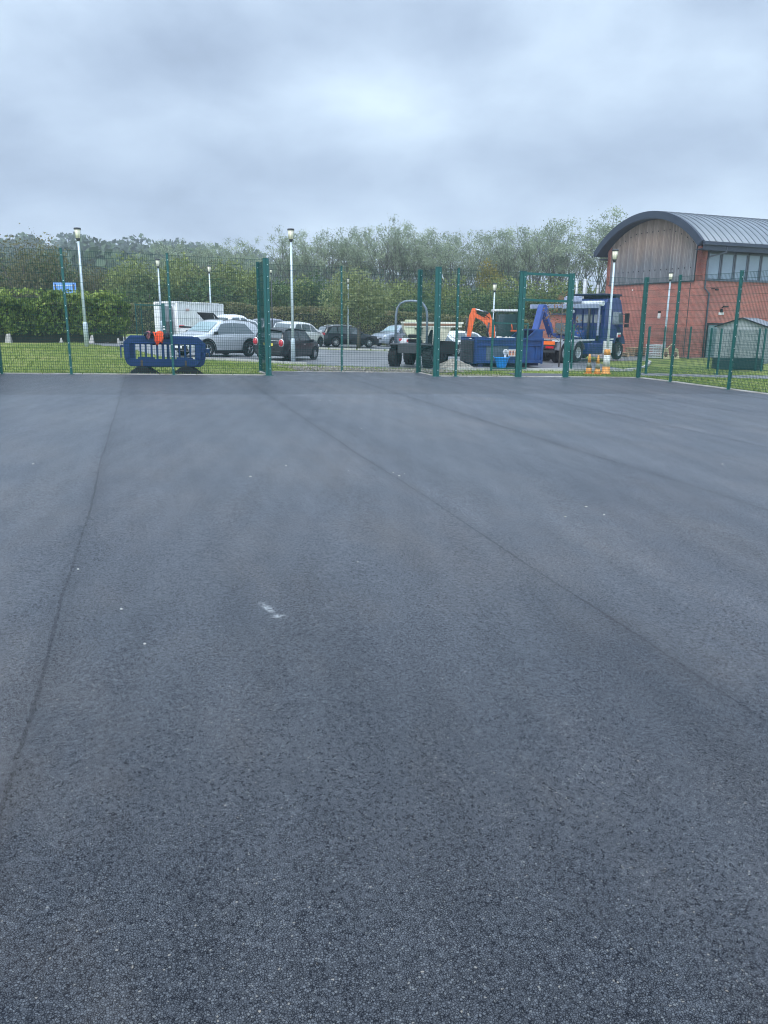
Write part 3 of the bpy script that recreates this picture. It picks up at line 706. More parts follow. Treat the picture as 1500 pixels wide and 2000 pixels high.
# ------------------------------------------------------------------ vehicles
def lerp(a, b, t): return a+(b-a)*t
def wheel(x, y, r, w, side, parent, spokes=8, rimm=None, tread=False, rimr=.64, dish=None):
    """side=+1: outer face towards +y"""
    b = MB(); prof = [(r*.62, -w/2), (r*.9, -w/2), (r*.985, -w*.36), (r, -w*.2), (r, w*.2), (r*.985, w*.36), (r*.9, w/2), (r*.66, w/2), (r*.62, w*.36)]
    b.lathe(prof, 28, 'Y', (x, y, r), caps=False)
    if tread:
        for k in range(16):
            for s_ in (-1, 1):
                a = 2*pi*(k+(.5 if s_ > 0 else 0))/16; M = Matrix.Rotation(-a, 4, 'Y') @ Matrix.Rotation(s_*.55, 4, 'X' if False else 'Z')
                p = Vector((cos(a)*r*1.0, s_*w*.22, sin(a)*r*1.0)); M = Matrix.Rotation(-a, 4, 'Y') @ Matrix.Rotation(s_*.5, 4, 'X')
                b.box((x+p.x, y+p.y, r+p.z), (r*.12, w*.5, r*.13), M=M)
    wo = thing('wheel', None, None) if False else b.build('wheel', RUB, parent)
    b = MB(); yo = y+side*w*.34
    b.lathe([(.02, yo-side*.06), (r*rimr*.93, yo-side*.07), (r*rimr, yo), (r*rimr, yo+side*.02), (r*rimr*.93, yo+side*.02), (r*rimr*.90, yo-side*.03)], 24, 'Y', (x, 0, r), mi=1, caps=False)
    b.lathe([(.001, yo+side*.025), (r*.16, yo+side*.02), (r*.17, yo-side*.03)], 12, 'Y', (x, 0, r))
    for k in range(spokes):
        a = 2*pi*k/spokes+.2; p = (x+cos(a)*r*.1, yo, r+sin(a)*r*.1); q = (x+cos(a)*r*rimr*.96, yo-side*.004, r+sin(a)*r*rimr*.96)
        b.bar(p, q, .035, .03)
    b.lathe([(r*rimr*.90, yo-side*.01), (r*rimr*.985, yo+side*.022), (r*rimr*1.0, yo+side*.0)], 24, 'Y', (x, 0, r), caps=False)
    b.build('rim', [rimm or CHROME, dish or DARKM], wo)
    return wo
TOPS = {
 'suv': [(-1, .56), (-.965, .64), (-.82, .90), (-.62, .975), (-.2, 1), (.08, .985), (.2, .94), (.52, .66), (.60, .635), (.88, .575), (.97, .50), (1, .40)],
 'hatch': [(-1, .54), (-.96, .64), (-.80, .93), (-.6, .985), (-.2, 1), (.08, .98), (.2, .93), (.50, .65), (.60, .62), (.88, .54), (.97, .45), (1, .36)],
 'mini': [(-1, .52), (-.97, .64), (-.88, .93), (-.7, .985), (-.2, 1), (.18, .985), (.27, .94), (.46, .70), (.54, .675), (.86, .62), (.96, .52), (1, .38)],
 'mpv': [(-1, .52), (-.965, .66), (-.86, .92), (-.6, .985), (-.15, 1), (.12, .97), (.25, .91), (.66, .62), (.74, .58), (.92, .50), (.98, .42), (1, .34)],
 'estate': [(-1, .52), (-.97, .62), (-.84, .93), (-.66, .985), (-.2, 1), (.04, .985), (.14, .95), (.42, .66), (.50, .635), (.88, .54), (.97, .45), (1, .36)],
 'pickup': [(-1, .55), (-.98, .58), (-.22, .58), (-.20, .62), (-.16, .93), (-.08, .985), (.1, 1), (.22, .985), (.30, .93), (.50, .65), (.58, .62), (.90, .575), (.98, .5), (1, .4)]}
WINS = {'suv': [(-.72, -.155, -.50, -.155), (-.145, .43, -.145, .18)], 'hatch': [(-.66, -.14, -.50, -.14), (-.11, .38, -.11, .16)],
        'mini': [(-.80, -.24, -.74, -.24), (-.20, .38, -.20, .23)], 'mpv': [(-.82, -.42, -.66, -.42), (-.39, .06, -.39, .06), (.09, .56, .09, .20)],
        'estate': [(-.84, -.52, -.68, -.52), (-.49, -.10, -.49, -.10), (-.07, .32, -.07, .12)], 'pickup': [(-.13, .10, -.08, .10), (.13, .44, .13, .28)]}
GL = {'suv': (.215, .50, -.94, -.84), 'hatch': (.215, .48, -.94, -.82), 'mini': (.28, .45, -.955, -.89), 'mpv': (.26, .64, -.95, -.87), 'estate': (.15, .41, -.955, -.855), 'pickup': (.31, .49, -.195, -.165)}
def pw(pts, x):
    return float(np.interp(x, [p[0] for p in pts], [p[1] for p in pts]))
def car(kind, name, label, cat, paint, L, W, H, x, y, heading, wr=.33, wb=.61, glass=GLASS, spokes=8, lower=None, detail=True, group='cars parked beyond the court', frontlight=True, roofm=None, rimm=None):
    rz = math.atan2(heading[1], heading[0]); hn = Vector(heading).normalized()
    t = thing(name, label, cat, (0, 0, 0), 0, group)
    zc = gz(x, y); zf = gz(x+hn.x*L*.3, y+hn.y*L*.3); zr = gz(x-hn.x*L*.3, y-hn.y*L*.3)
    side = Vector((-hn.y, hn.x)); zl = gz(x+side.x*.75, y+side.y*.75); zr2 = gz(x-side.x*.75, y-side.y*.75)
    pitch = -math.atan2(zf-zr, L*.6); roll = math.atan2(zl-zr2, 1.5)
    t.rotation_euler = (roll, pitch, rz); t.location = (x, y, (zf+zr)/2)
    tp = TOPS[kind]; hw = W/2
    belt = [(-1, .50), (-.93, .62), (-.3, .605), (.5, .585), (.9, .50), (1, .36)] if kind != 'mini' else [(-1, .5), (-.95, .62), (0, .62), (.5, .63), (.9, .56), (1, .38)]
    plan = [(-1, .84), (-.96, .93), (-.85, .985), (-.4, 1), (.4, 1), (.8, .965), (.93, .88), (1, .70)]
    bot = [(-1, .26), (-.93, .16), (-.7, .125), (.7, .125), (.94, .15), (1, .22)]
    gmax = 1-.60
    def sect(u):
        w = hw*pw(plan, u); zb = H*pw(belt, u); zt = max(H*pw(tp, u), zb+.012); g = min(1, max(0, (zt-zb)/(H*gmax)))
        zt0 = H*pw(bot, u)
        wt = w*lerp(.93, .74, g**.8)
        return w, zb, zt, g, zt0, wt
    us = sorted(set([p[0] for p in tp]+[p[0] for p in plan]+list(np.linspace(-1, 1, 29))))
    b = MB(); rings = []
    for u in us:
        w, zb, zt, g, z0, wt = sect(u); X_ = u*L/2
        half = [(.86*w, z0), (.955*w, z0+.07), (.99*w, lerp(z0, zb, .35)), (w, lerp(z0, zb, .62)), (.975*w, lerp(z0, zb, .88)), (.945*w, zb), (lerp(.945*w, wt, .9), lerp(zb, zt, .88)), (wt-.05, zt-.008), (wt*.5, zt+.012*g+.01), (0, zt+.02*g+.012)]
        ring = [(X_, yy, z) for yy, z in half]+[(X_, -yy, z) for yy, z in half[-2::-1]]
        rings.append(ring)
    n = len(rings[0])
    for r_ in rings: b.v += r_
    for i in range(len(rings)-1):
        for k in range(n):
            b.f.append((i*n+k, i*n+(k+1) % n, (i+1)*n+(k+1) % n, (i+1)*n+k)); b.mi.append(0); b.sm.append(k != n-1)
    b.f.append(tuple(range(n))); b.mi.append(0); b.sm.append(False)
    b.f.append(tuple((len(rings)-1)*n+k for k in range(n))); b.mi.append(0); b.sm.append(False)
    body = b.build('body', [paint, BLACKP], None)
    xf, xr = wb*.97*L/2, -wb*.93*L/2
    cut = MB()
    for xx in (xf, xr):
        for s_ in (-1, 1): cut.lathe([(wr*1.16, s_*(hw-.30)), (wr*1.16, s_*(hw+.2))], 28, 'Y', (xx, 0, wr), mi=1)
    co = cut.build('cut', [paint, BLACKP])
    md = body.modifiers.new('arches', 'BOOLEAN'); md.operation = 'DIFFERENCE'; md.object = co; md.solver = 'EXACT'
    dg = bpy.context.evaluated_depsgraph_get(); me = bpy.data.meshes.new_from_object(body.evaluated_get(dg))
    body.modifiers.clear(); old = body.data; body.data = me; bpy.data.meshes.remove(old); me.name = 'body'
    bpy.data.objects.remove(co); body.parent = t
    # glass: offset patches that follow the body surface
    def sidept(u, v, s_, off=.008):
        w, zb, zt, g, z0, wt = sect(u); y0, y1 = .945*w, lerp(.945*w, wt, .9); za, zb2 = zb, lerp(zb, zt, .88)
        return (u*L/2, s_*(lerp(y0, y1, v)+off), lerp(za, zb2, v)+off*.4)
    for (a0, a1, t0, t1) in WINS[kind]:
        for s_ in (-1, 1):
            g_ = MB(); nu, nv = 10, 3
            pts = [sidept(lerp(lerp(a0, t0, j/nv), lerp(a1, t1, j/nv), i/nu), lerp(.08, .93, j/nv), s_) for j in range(nv+1) for i in range(nu+1)]
            g_.add(pts, [(j*(nu+1)+i, j*(nu+1)+i+1, (j+1)*(nu+1)+i+1, (j+1)*(nu+1)+i) for j in range(nv) for i in range(nu)], sm=True)
            g_.build('side_window', glass, t)
    def top_patch(u0, u1, nm, m_, fr=.86):
        g_ = MB(); nu, nv = 6, 6; pts = []
        for i in range(nu+1):
            u = lerp(u0, u1, i/nu); w, zb, zt, g, z0, wt = sect(u)
            for j in range(nv+1):
                q = lerp(-1, 1, j/nv); wt_ = (wt-.05)*fr*1.1
                zz_ = zt+.018+.014*(1-q*q); pts.append((u*L/2+(.012 if u0 > 0 else -.012), q*wt_, zz_))
        g_.add(pts, [(i*(nv+1)+j, i*(nv+1)+j+1, (i+1)*(nv+1)+j+1, (i+1)*(nv+1)+j) for i in range(nu) for j in range(nv)], sm=True)
        g_.build(nm, m_, t)
    a, c_, d, e = GL[kind]
    top_patch(a, c_, 'windscreen', GLASSL if kind == 'suv' else glass); top_patch(d, e, 'rear_window', glass)
    # trims, sills, bumpers
    if lower:
        m_ = MB()
        for s_ in (-1, 1):
            m_.box((0, s_*(hw*.955+.004), .235), (xf-xr-wr*2.3, .05, .15))
            for xx in (xf, xr):
                m_.add(*(lambda P: (P, [(i, i+1, i+1+15, i+15) for i in range(14)]))([(xx+cos(a_)*wr*1.17, s_*(hw+.012), wr+sin(a_)*wr*1.17) for a_ in np.linspace(-.35, pi+.35, 15)]+[(xx+cos(a_)*wr*1.36, s_*(hw+.006), wr+sin(a_)*wr*1.36) for a_ in np.linspace(-.35, pi+.35, 15)]), sm=False)
        m_.build('body_cladding', lower, t)
    for nm, xx, sg in (('front_bumper', L/2-.05, 1), ('rear_bumper', -L/2+.05, -1)):
        w = hw*pw(plan, sg*.99)
        MB().box((xx+sg*.02, 0, H*.24), (.10, w*1.75, H*.13)).build(nm, lower or paint, t, bevel=.03)
    for xx, w_ in ((xf, 1), (xr, 1)):
        for s_ in (-1, 1): wheel(xx, s_*(hw-.105), wr, .21, s_, t, spokes, rimm)
    # lights, plates, mirrors, handles
    for s_ in (-1, 1):
        u = .90; w = hw*pw(plan, u)
        M = Matrix.Rotation(-s_*.35, 4, 'Z')
        MB().box((u*L/2+.02, s_*(w*.80), H*.475), (.24, .30, .12), M=M).build('headlight', WHL, t, bevel=.03)
        if kind == 'mini':
            b_ = MB(); b_.lathe([(.001, -.02), (.135, -.02), (.15, 0), (.135, .03), (.10, .035)], 20, 'X', (-L/2*.985-.01, s_*hw*.76, H*.565))
            for i_ in range(0): pass
            b_.v = [(v[0], v[1]*1.0, (v[2]-H*.565)*1.25+H*.565) for v in b_.v]
            tl = b_.build('tail_light', CHROME, t)
            b_ = MB(); b_.lathe([(.001, -.045), (.115, -.04), (.118, 0)], 20, 'X', (-L/2*.985-.01, s_*hw*.76, H*.565)); b_.v = [(v[0], v[1], (v[2]-H*.565)*1.3+H*.565) for v in b_.v]
            b_.build('lens', REDL, tl)
        else:
            u = -.955; w = hw*pw(plan, u)
            MB().box((u*L/2-.02, s_*(w*.84), H*.60), (.20, .24, .14), M=Matrix.Rotation(s_*.35, 4, 'Z')).build('tail_light', REDL, t, bevel=.03)
        b_ = MB(); ux = GL[kind][1]-.10; w = hw*pw(plan, ux)
        b_.box((ux*L/2, s_*(w*.96+.10), H*.655), (.13, .20, .13)); mo = b_.build('mirror', BLACKP if lower else paint, t, bevel=.035)
        MB().bar((ux*L/2, s_*w*.90, H*.62), (ux*L/2, s_*(w*.96+.05), H*.63), .05).build('mirror_arm', BLACKP, mo)
        for hx in ((-.02, -.42) if kind not in ('mini',) else (.02,)):
            w = hw*pw(plan, hx); MB().box((hx*L/2, s_*(w*.982+.006), H*.535), (.17, .025, .03)).build('door_handle', CHROME if kind == 'mini' else paint, t)
    MB().box((-L/2-.015 if kind != 'mini' else -L/2-.012, 0, H*.43 if kind != 'mini' else H*.50), (.02, .50, .11)).build('rear_plate', YPLATE, t)
    MB().box((L/2+.03, 0, H*.26), (.02, .50, .10)).build('front_plate', WPLATE, t)
    MB().box((L/2-.03, 0, H*.36), (.08, hw*1.1, .09)).build('grille', BLACKP, t, bevel=.02)
    if kind == 'mini':
        MB().box((-L/2-.006, 0, H*.625), (.014, hw*1.5, .02)).build('chrome_strip', CHROME, t)
        b_ = MB()   # black contrast roof with the small spoiler lip
        for i_, u in enumerate(np.linspace(-.90, .27, 12)):
            w, zb, zt, g, z0, wt = sect(u)
            for q in (-1, -.5, 0, .5, 1): b_.v.append((u*L/2, q*(wt+.01), zt+.02+.022*(1-q*q)))
        b_.f += [(i*5+j, i*5+j+1, (i+1)*5+j+1, (i+1)*5+j) for i in range(11) for j in range(4)]; b_.mi += [0]*44; b_.sm += [True]*44
        b_.build('roof_panel', P_BLACK, t)
        MB().box((-L/2*.93, 0, H*.965), (.22, hw*1.36, .03)).build('roof_spoiler', P_BLACK, t, bevel=.01)
    if kind in ('suv', 'estate'):
        for s_ in (-1, 1):
            w, zb, zt, g, z0, wt = sect(-.25)
            MB().tube([(-.72*L/2, s_*wt*.93, H*.965), (-.6*L/2, s_*wt*.93, H*1.0), (-.2*L/2, s_*wt*.93, H*1.02), (.02*L/2, s_*wt*.93, H*1.0), (.1*L/2, s_*wt*.93, H*.97)], .016, 6).build('roof_rail', CHROME if paint is P_BLACK else DARKM, t)
    return t, sect
car('suv', 'parked_suv', 'silver crossover with black wheel arches parked front left behind the blue barriers', 'car', P_SILVER, 4.38, 1.84, 1.65, -7.93, 36.85, (-.605, -.796), wr=.36, lower=BLACKP, spokes=5)
mini, sct = car('mini', 'small_hatchback', 'small dark hatchback with big red tail lights seen from behind, nearest the fence', 'car', P_BLACK, 3.82, 1.73, 1.42, -4.66, 37.3, (.36, .93), wr=.31, spokes=7, wb=.655)
def plate_text(body, parent, size, loc, rot, m):
    cu = bpy.data.curves.new('plate_characters', 'FONT'); cu.body = body; cu.size = size; cu.align_x = 'CENTER'; cu.align_y = 'CENTER'; cu.extrude = .002
    cu.materials.append(m); o = bpy.data.objects.new('plate_characters', cu)
    COL.objects.link(o); dg = bpy.context.evaluated_depsgraph_get(); me = bpy.data.meshes.new_from_object(o.evaluated_get(dg)); bpy.data.objects.remove(o)
    o = bpy.data.objects.new('plate_characters', me); COL.objects.link(o); o.parent = parent; o.location = loc; o.rotation_euler = rot
    if not me.materials: me.materials.append(m)
    return o
car('estate', 'estate_car', 'black estate car with silver roof rail parked on the far side of the grass strip', 'car', P_BLACK, 4.45, 1.80, 1.50, -2.75, 56.9, (.90, .44), wr=.335, spokes=10)
car('suv', 'parked_suv', 'pale blue-grey crossover facing front left just right of the black estate car', 'car', P_BLUEG, 4.35, 1.82, 1.62, .95, 61.5, (-.74, -.67), wr=.34, lower=None, spokes=6)
car('mpv', 'white_hatchback', 'tall white hatchback parked behind the small dark hatchback', 'car', P_WHITE, 4.25, 1.80, 1.60, -5.95, 54.2, (.50, .87), wr=.33, spokes=9, rimm=DARKM)
car('mpv', 'people_carrier', 'pale grey people carrier mostly hidden behind the tall white hatchback', 'car', P_LILAC, 4.3, 1.80, 1.72, -8.3, 58.0, (.50, .87))
car('suv', 'white_crossover', 'white crossover beyond the silver one, left of the double fence post', 'car', P_WHITE, 4.2, 1.80, 1.66, -9.1, 50.3, (.62, .78))
pk, _ = car('pickup', 'pickup_truck', 'white pickup truck with its black load cover raised, behind the silver crossover', 'pickup truck', P_WHITE, 5.2, 1.85, 1.88, -8.95, 44.6, (.70, .71), wr=.38)
b = MB(); b.box((-1.65, 0, 1.13), (1.95, 1.66, .07)); b.build('load_bed_liner', BLACKP, pk)
b = MB(); b.bar((-.92, 0, 1.42), (-1.50, 0, 1.92), 1.60, .05); b.box((-.95, 0, 1.30), (.08, 1.5, .28))
lid = b.build('raised_load_cover', BLACKP, pk, bevel=.02)
b = MB()
for s_ in (-1, 1): b.tube([(-1.1, s_*.7, 1.15), (-1.40, s_*.7, 1.80)], .015, 6)
b.build('gas_strut', CHROME, pk)
car('hatch', 'white_hatchback', 'white hatchback behind the dumper, showing under its cream hopper', 'car', P_WHITE, 4.1, 1.76, 1.42, 3.0, 46.8, (.96, .28))
car('hatch', 'white_hatchback', 'white car between the cream hopper and the orange excavator arm', 'car', P_WHITE, 4.2, 1.78, 1.42, 5.1, 50.0, (.90, .43))

# ---- store container
t = thing('store_container', 'white corrugated steel store container behind the silver crossover', 'container')
cA = Vector((-13.7, 52.0)); dL = Vector((1.9, 6.0)).normalized(); dW = Vector((-dL.y, dL.x)); rzc = math.atan2(dL.y, dL.x)
t.location = (cA.x, cA.y, gz(cA.x, cA.y)+.04); t.rotation_euler = (0, 0, rzc)
CL, CW, CH = 6.1, 1.7, 2.2
WCON = mat('white_container_paint', (.86, .86, .85), .5, var=.10, vs=2, bump=.05)
b = MB(); pts = []
k = 34
for i in range(k+1):
    x_ = .12+(CL-.24)*i/k; o_ = [0, 0, .035, .035][i % 4]; pts.append((x_, o_))
poly = pts+[(CL-.1, CW), (.1, CW)]
b.prism(poly, .12, CH-.06, 'XY'); b.build('corrugated_wall', WCON, t)
b = MB(); b.box((CL/2, CW/2, CH), (CL, CW+.02, .10))
for i in range(12): b.box((.5+i*.46, CW/2, CH+.06), (.14, CW*.9, .03))
b.build('roof', WCON, t)
b = MB()
for x_ in (.06, CL-.06):
    for y_ in (.03, CW-.03): b.box((x_, y_, CH/2), (.14, .14, CH))
b.box((CL/2, .02, .09), (CL-.2, .08, .14)); b.build('frame', WCON, t)
b = MB(); b.box((-.012, CW*.38, 1.02), (.03, .62, 1.9)); b.build('dark_doorway', mat('grey_door', (.16, .18, .2), .6), t)
b = MB(); b.box((-.04, CW*.83, 1.02), (.05, .30, 1.95)); b.build('door_leaf', WCON, t)
b = MB(); b.box((-.30, .62, .52), (.5, .62, 1.04)); 
g_ = b.build('storage_locker', mat('dark_grey_locker', (.05, .055, .06), .5), None, bevel=.03); g_.location = t.matrix_world.translation if False else (cA.x, cA.y, gz(cA.x, cA.y)); g_.rotation_euler = (0, 0, rzc)
tag(g_, 'dark grey locker standing at the end of the white store container', 'locker')
b = MB(); b.box((1.3, .0, 1.75), (.42, .012, .16)); b.build('faded_red_mark', mat('faded_red', (.62, .42, .38), .7), t)

# ---- skip (roll-on container)
SK = R(10); t = thing('blue_skip', 'open blue hook-lift skip full of rubble behind the gateway', 'skip', (4.08, 35.95, gz(5, 36.2)+.08), SK)
SL, SW, SH = 3.25, 2.2, 1.12
b = MB()
# side walls flare slightly outward; near side has a band of ribs
for y_ in (0, SW):
    s_ = -1 if y_ == 0 else 1
    b.box((SL/2, y_, .12+SH/2), (SL, .05, SH-.02))
    b.box((SL/2, y_+s_*.04, SH+.06), (SL+.06, .13, .12)); b.box((SL/2, y_+s_*.035, SH-.22), (SL, .08, .06)); b.box((SL/2, y_+s_*.03, .16), (SL, .10, .12))
    for i in range(3): b.box((SL-.30-i*.42, y_+s_*.045, .52), (.07, .08, .68))
    b.box((SL-.02, y_+s_*.045, .62), (.09, .10, 1.1)); b.box((.03, y_+s_*.045, .62), (.10, .10, 1.1))
b.box((SL/2, SW/2, .14), (SL, SW, .08)); b.box((0, SW/2, .62), (.06, SW, 1.1))
b.build('skip_body', BLUEK, t, bevel=.008, seg=1)
b = MB(); b.box((-.065, SW/2, .60), (.05, SW-.1, .98)); b.box((-.10, SW/2, .55), (.03, SW-.2, .06)); b.box((-.10, SW/2, .95), (.03, SW-.2, .05)); b.build('tailgate', mat('dark_grey_tailgate', (.035, .042, .05), .6, var=.3), t)
b = MB()   # tall headboard with diagonal cheeks
for y_ in (-.02, SW+.02):
    b.prism([(SL-.72, SH+.08), (SL-.05, SH+.08), (SL-.05, 1.60), (SL-.42, 1.60)], y_-.03, y_+.03, 'XZ')
    b.bar((SL-.84, y_-.05, SH+.06), (SL-.36, y_-.05, 1.60), .07, .05)
b.box((SL-.05, SW/2, 1.02), (.08, SW+.04, 1.18)); b.box((SL-.2, SW/2, 1.60), (.55, SW+.08, .06))
b.build('headboard', BLUEK, t)
b = MB()
for s_ in (-1, 1): b.box((SL/2, SW/2+s_*.5, .03), (SL+.1, .14, .16))
b.tube([(.3, -.02, -.02), (.3, SW+.02, -.02)], .11, 12); b.build('skid_rail', mat('dark_blue_steel', (.008, .02, .07), .6), t)
MB().box((SL*.33, -.031, .54), (1.05, .012, .72)).build('dull_side_panel', mat('scuffed_grey_blue', (.07, .10, .125), .7, var=.3, vs=5), t)
b = MB()
b.lathe([(.085, -.012), (.085, .0), (.135, .0), (.135, -.012), (.085, -.012)], 20, 'Y', (1.45, -.115, .60))
b.prism([(1.40, .50), (1.50, .52), (1.47, .30), (1.36, .30)], -.125, -.112); b.build('white_emblem', WPLATE, t)
rs = MB()
for i, (x0, w_) in enumerate(((1.60, .13), (1.75, .12), (1.89, .14))):
    rs.box((x0+w_/2, -.128, .56), (w_-.02, .012, .22)); rs.box((x0+w_/2, -.134, .60), (w_*.4, .006, .06), 1)
rs.build('orange_lettering', [mat('orange_brown_print', (.62, .24, .12), .6), BLUEK], t)
rs = MB(); rs.box((1.82, -.118, .565), (.50, .010, .31)); rs.prism([(2.00, .70), (2.07, .70), (2.07, .80)], -.123, -.113); rs.build('white_lettering_outline', WPLATE, t)
# rubble
r_ = np.random.default_rng(3); b = MB()
for i in range(70):
    s_ = .08+.16*r_.random(); M = Matrix.Rotation(r_.random()*3, 4, 'X') @ Matrix.Rotation(r_.random()*3, 4, 'Z')
    b.box((.2+2.2*r_.random(), .2+1.8*r_.random(), .95+.22*r_.random()), (s_*1.3, s_, s_*.7), M=M)
o = b.build('rubble', STONE, None); o.location = t.location; o.rotation_euler = (0, 0, SK); tag(o, 'pale rubble heaped inside the blue skip', 'rubble', kind='stuff')

# ---- bright blue tub
t = thing('tub_trug', 'bright sky-blue flexible bucket standing against the blue skip', 'bucket', (5.30, 35.72, gz(5.3, 35.7)))
b = MB(); b.lathe([(.001, .01), (.20, .01), (.21, .03), (.335, .44), (.35, .455), (.325, .45), (.2, .06), (.001, .05)], 24); b.build('bucket_body', TUBB, t)
for s_ in (-1, 1): MB().tube([(s_*.33, -.09, .44), (s_*.36, -.07, .49), (s_*.365, 0, .515), (s_*.36, .07, .49), (s_*.33, .09, .44)], .014, 6).build('handle', TUBB, t)

# ---- tracked mini excavator behind the skip
t = thing('mini_excavator', 'orange mini excavator with its arm folded over the blue skip', 'excavator', (0, 0, gz(5.5, 38.9)))
E = lambda x, y, z: (x, y, z)
YB = 38.6
b = MB()
for s_ in (0, 1):
    yy = YB+.1+s_*1.25
    b.tube([(5.2, yy+.3, .26), (7.1, yy+.3, .26)], .26, 12); b.box((6.15, yy+.3, .26), (1.9, .32, .48))
b.build('track', RUB, t, bevel=.02, seg=1)
b = MB(); b.box((6.3, YB+.95, .86), (1.7, 1.5, .62)); b.box((7.0, YB+.95, 1.2), (.7, 1.5, .5)); b.build('machine_house', ORANGE, t, bevel=.08)
b = MB(); 
for px_, py_ in ((5.48, YB+.25), (6.5, YB+.25), (5.48, YB+1.2), (6.5, YB+1.2)): b.bar((px_, py_, 1.1), (px_-.03, py_, 2.5), .07)
b.box((5.98, YB+.25, 1.62), (1.05, .06, .06)); b.box((5.47, YB+.7, 1.62), (.06, 1.0, .06)); b.box((6.1, YB+.72, 1.08), (1.2, 1.1, .2))
b.build('cab_frame', mat('dark_green_black', (.012, .03, .03), .45), t)
b = MB(); b.box((5.96, YB+.23, 1.85), (.9, .012, 1.1)); b.box((5.45, YB+.7, 1.85), (.012, .85, 1.1)); b.box((6.52, YB+.7, 1.85), (.012, .85, 1.1)); b.build('cab_glass', mat('green_tinted_glass', (.02, .045, .045), .08), t)
b = MB(); b.box((5.9, YB+.72, 2.58), (1.25, 1.1, .10)); b.box((5.3, YB+.4, 2.50), (.10, .16, .10)); b.build('cab_roof', mat('pale_roof', (.62, .64, .62), .5), t, bevel=.03)
# seat and small levers seen through the cab
b = MB(); b.box((6.2, YB+.7, 1.45), (.4, .5, .6)); b.build('seat', BLACKP, t, bevel=.05)
b = MB(); b.box((6.30, YB+.15, 1.62), (.34, .05, .07)); b.tube([(6.22, YB+.15, 1.6), (6.16, YB+.15, 1.95)], .025, 6); b.build('orange_lever', ORANGE, t)
yb = 38.3
b = MB(); b.prism([(5.25, 1.05), (5.02, 1.45), (4.93, 1.95), (4.70, 2.24), (4.30, 2.44), (4.22, 2.40), (4.22, 2.26), (4.60, 2.08), (4.80, 1.80), (4.98, 2.42), (4.93, 2.46), (5.10, 2.40), (5.26, 2.0), (5.34, 1.5), (5.32, 1.1)][:0] or
             [(5.10, 1.12), (5.00, 1.50), (4.88, 1.84), (4.66, 2.06), (4.28, 2.24), (4.22, 2.36), (4.30, 2.44), (4.72, 2.24), (4.86, 2.30), (4.92, 2.48), (5.00, 2.44), (5.10, 2.20), (5.27, 1.85), (5.31, 1.5), (5.28, 1.15)], yb-.11, yb+.11)
b.build('boom', ORANGE, t, bevel=.015, seg=1)
b = MB(); b.prism([(4.16, 2.66), (4.33, 2.66), (4.36, 2.46), (4.22, 1.80), (4.10, 1.10), (3.98, 1.02), (3.93, 1.08), (3.97, 1.7), (4.03, 2.30)], yb-.09, yb+.09); b.build('dipper_arm', ORANGE, t, bevel=.012, seg=1)
b = MB(); b.tube([(4.30, yb-.16, 2.62), (4.75, yb-.16, 2.50)], .032, 8, 1); b.tube([(4.72, yb-.16, 2.51), (4.93, yb-.16, 2.43)], .05, 8)
b.tube([(4.90, yb-.14, 1.4), (4.98, yb-.14, 2.0)], .045, 8); b.tube([(3.93, yb-.02, 2.2), (3.90, yb-.02, 1.5)], .035, 8); b.tube([(3.90, yb-.02, 1.5), (3.92, yb-.02, 1.1)], .02, 8, 1)
b.build('hydraulic_ram', [GREYM, CHROME], t)
b = MB(); b.tube([(4.36, yb-.13, 2.58), (4.55, yb-.13, 2.40), (4.80, yb-.13, 2.33), (5.02, yb-.13, 2.2)], .016, 6); b.tube([(4.36, yb-.16, 2.5), (4.6, yb-.16, 2.3), (4.85, yb-.16, 2.2)], .016, 6); b.build('hose', BLACKP, t)
b = MB(); b.prism([(3.98, 1.12), (4.12, 1.06), (4.14, .86), (4.02, .72), (3.78, .68), (3.62, .80), (3.60, .98), (3.74, .86), (3.90, .90)], yb-.24, yb+.24)
for i in range(3): b.box((3.59, yb-.18+i*.18, 1.0), (.04, .05, .12))
b.build('bucket', mat('worn_bucket_steel', (.10, .105, .11), .6, .3, var=.3), t)

# ---- site dumper
t = thing('site_dumper', 'four-wheeled site dumper with a cream hopper and grey roll bar', 'dumper', (1.42, 34.8, gz(1.4, 34.8)), R(90-22))
# local: x forward, y left
TR = .43
for xx in (-.75, 1.15):
    for s_ in (-1, 1): wheel(xx, s_*.78, TR, .36, s_, t, 5, GREYM, tread=True, rimr=.5)
b = MB(); b.box((-.6, 0, .82), (1.3, .95, .42)); b.box((.9, 0, .72), (1.3, .7, .25)); b.box((-.9, 0, .98), (.5, 1.75, .09)); b.box((-.3, 0, 1.08), (.5, .5, .16))
b.box((-.35, -.70, .62), (.55, .28, .38)); b.build('chassis', GREYM, t, bevel=.03, seg=1)
for s_ in (-1, 1):
    b = MB(); b.box((-.72, s_*.78, .955), (1.05, .46, .05)); b.box((-.18, s_*.78, .80), (.05, .46, .3)); b.build('mudguard', BLACKP, t, bevel=.015, seg=1)
b = MB(); b.box((-.45, 0, 1.16), (.45, .5, .10)); b.box((-.68, 0, 1.33), (.08, .40, .16)); b.build('seat', BLACKP, t, bevel=.04)
b = MB(); b.tube([(-.05, 0, 1.2), (.10, 0, 1.62)], .03, 8); b.lathe([(.16, 1.62), (.18, 1.63), (.18, 1.65), (.16, 1.66)], 16, 'Z', (.1, 0, 0)); b.build('steering_wheel', BLACKP, t)
b = MB(); pr = [(-.86, -.72, .95), (-.86, -.71, 2.2), (-.86, -.66, 2.48), (-.86, -.52, 2.68), (-.86, -.3, 2.78), (-.86, 0, 2.80), (-.86, .3, 2.78), (-.86, .52, 2.68), (-.86, .66, 2.48), (-.86, .71, 2.2), (-.86, .72, .95)]
b.tube(pr, .05, 12); b.build('roll_bar', ROPS, t)
b = MB()
for i in range(4): b.box((.02+i*.14, -.62, .45+i*.16), (.22, .30, .03))
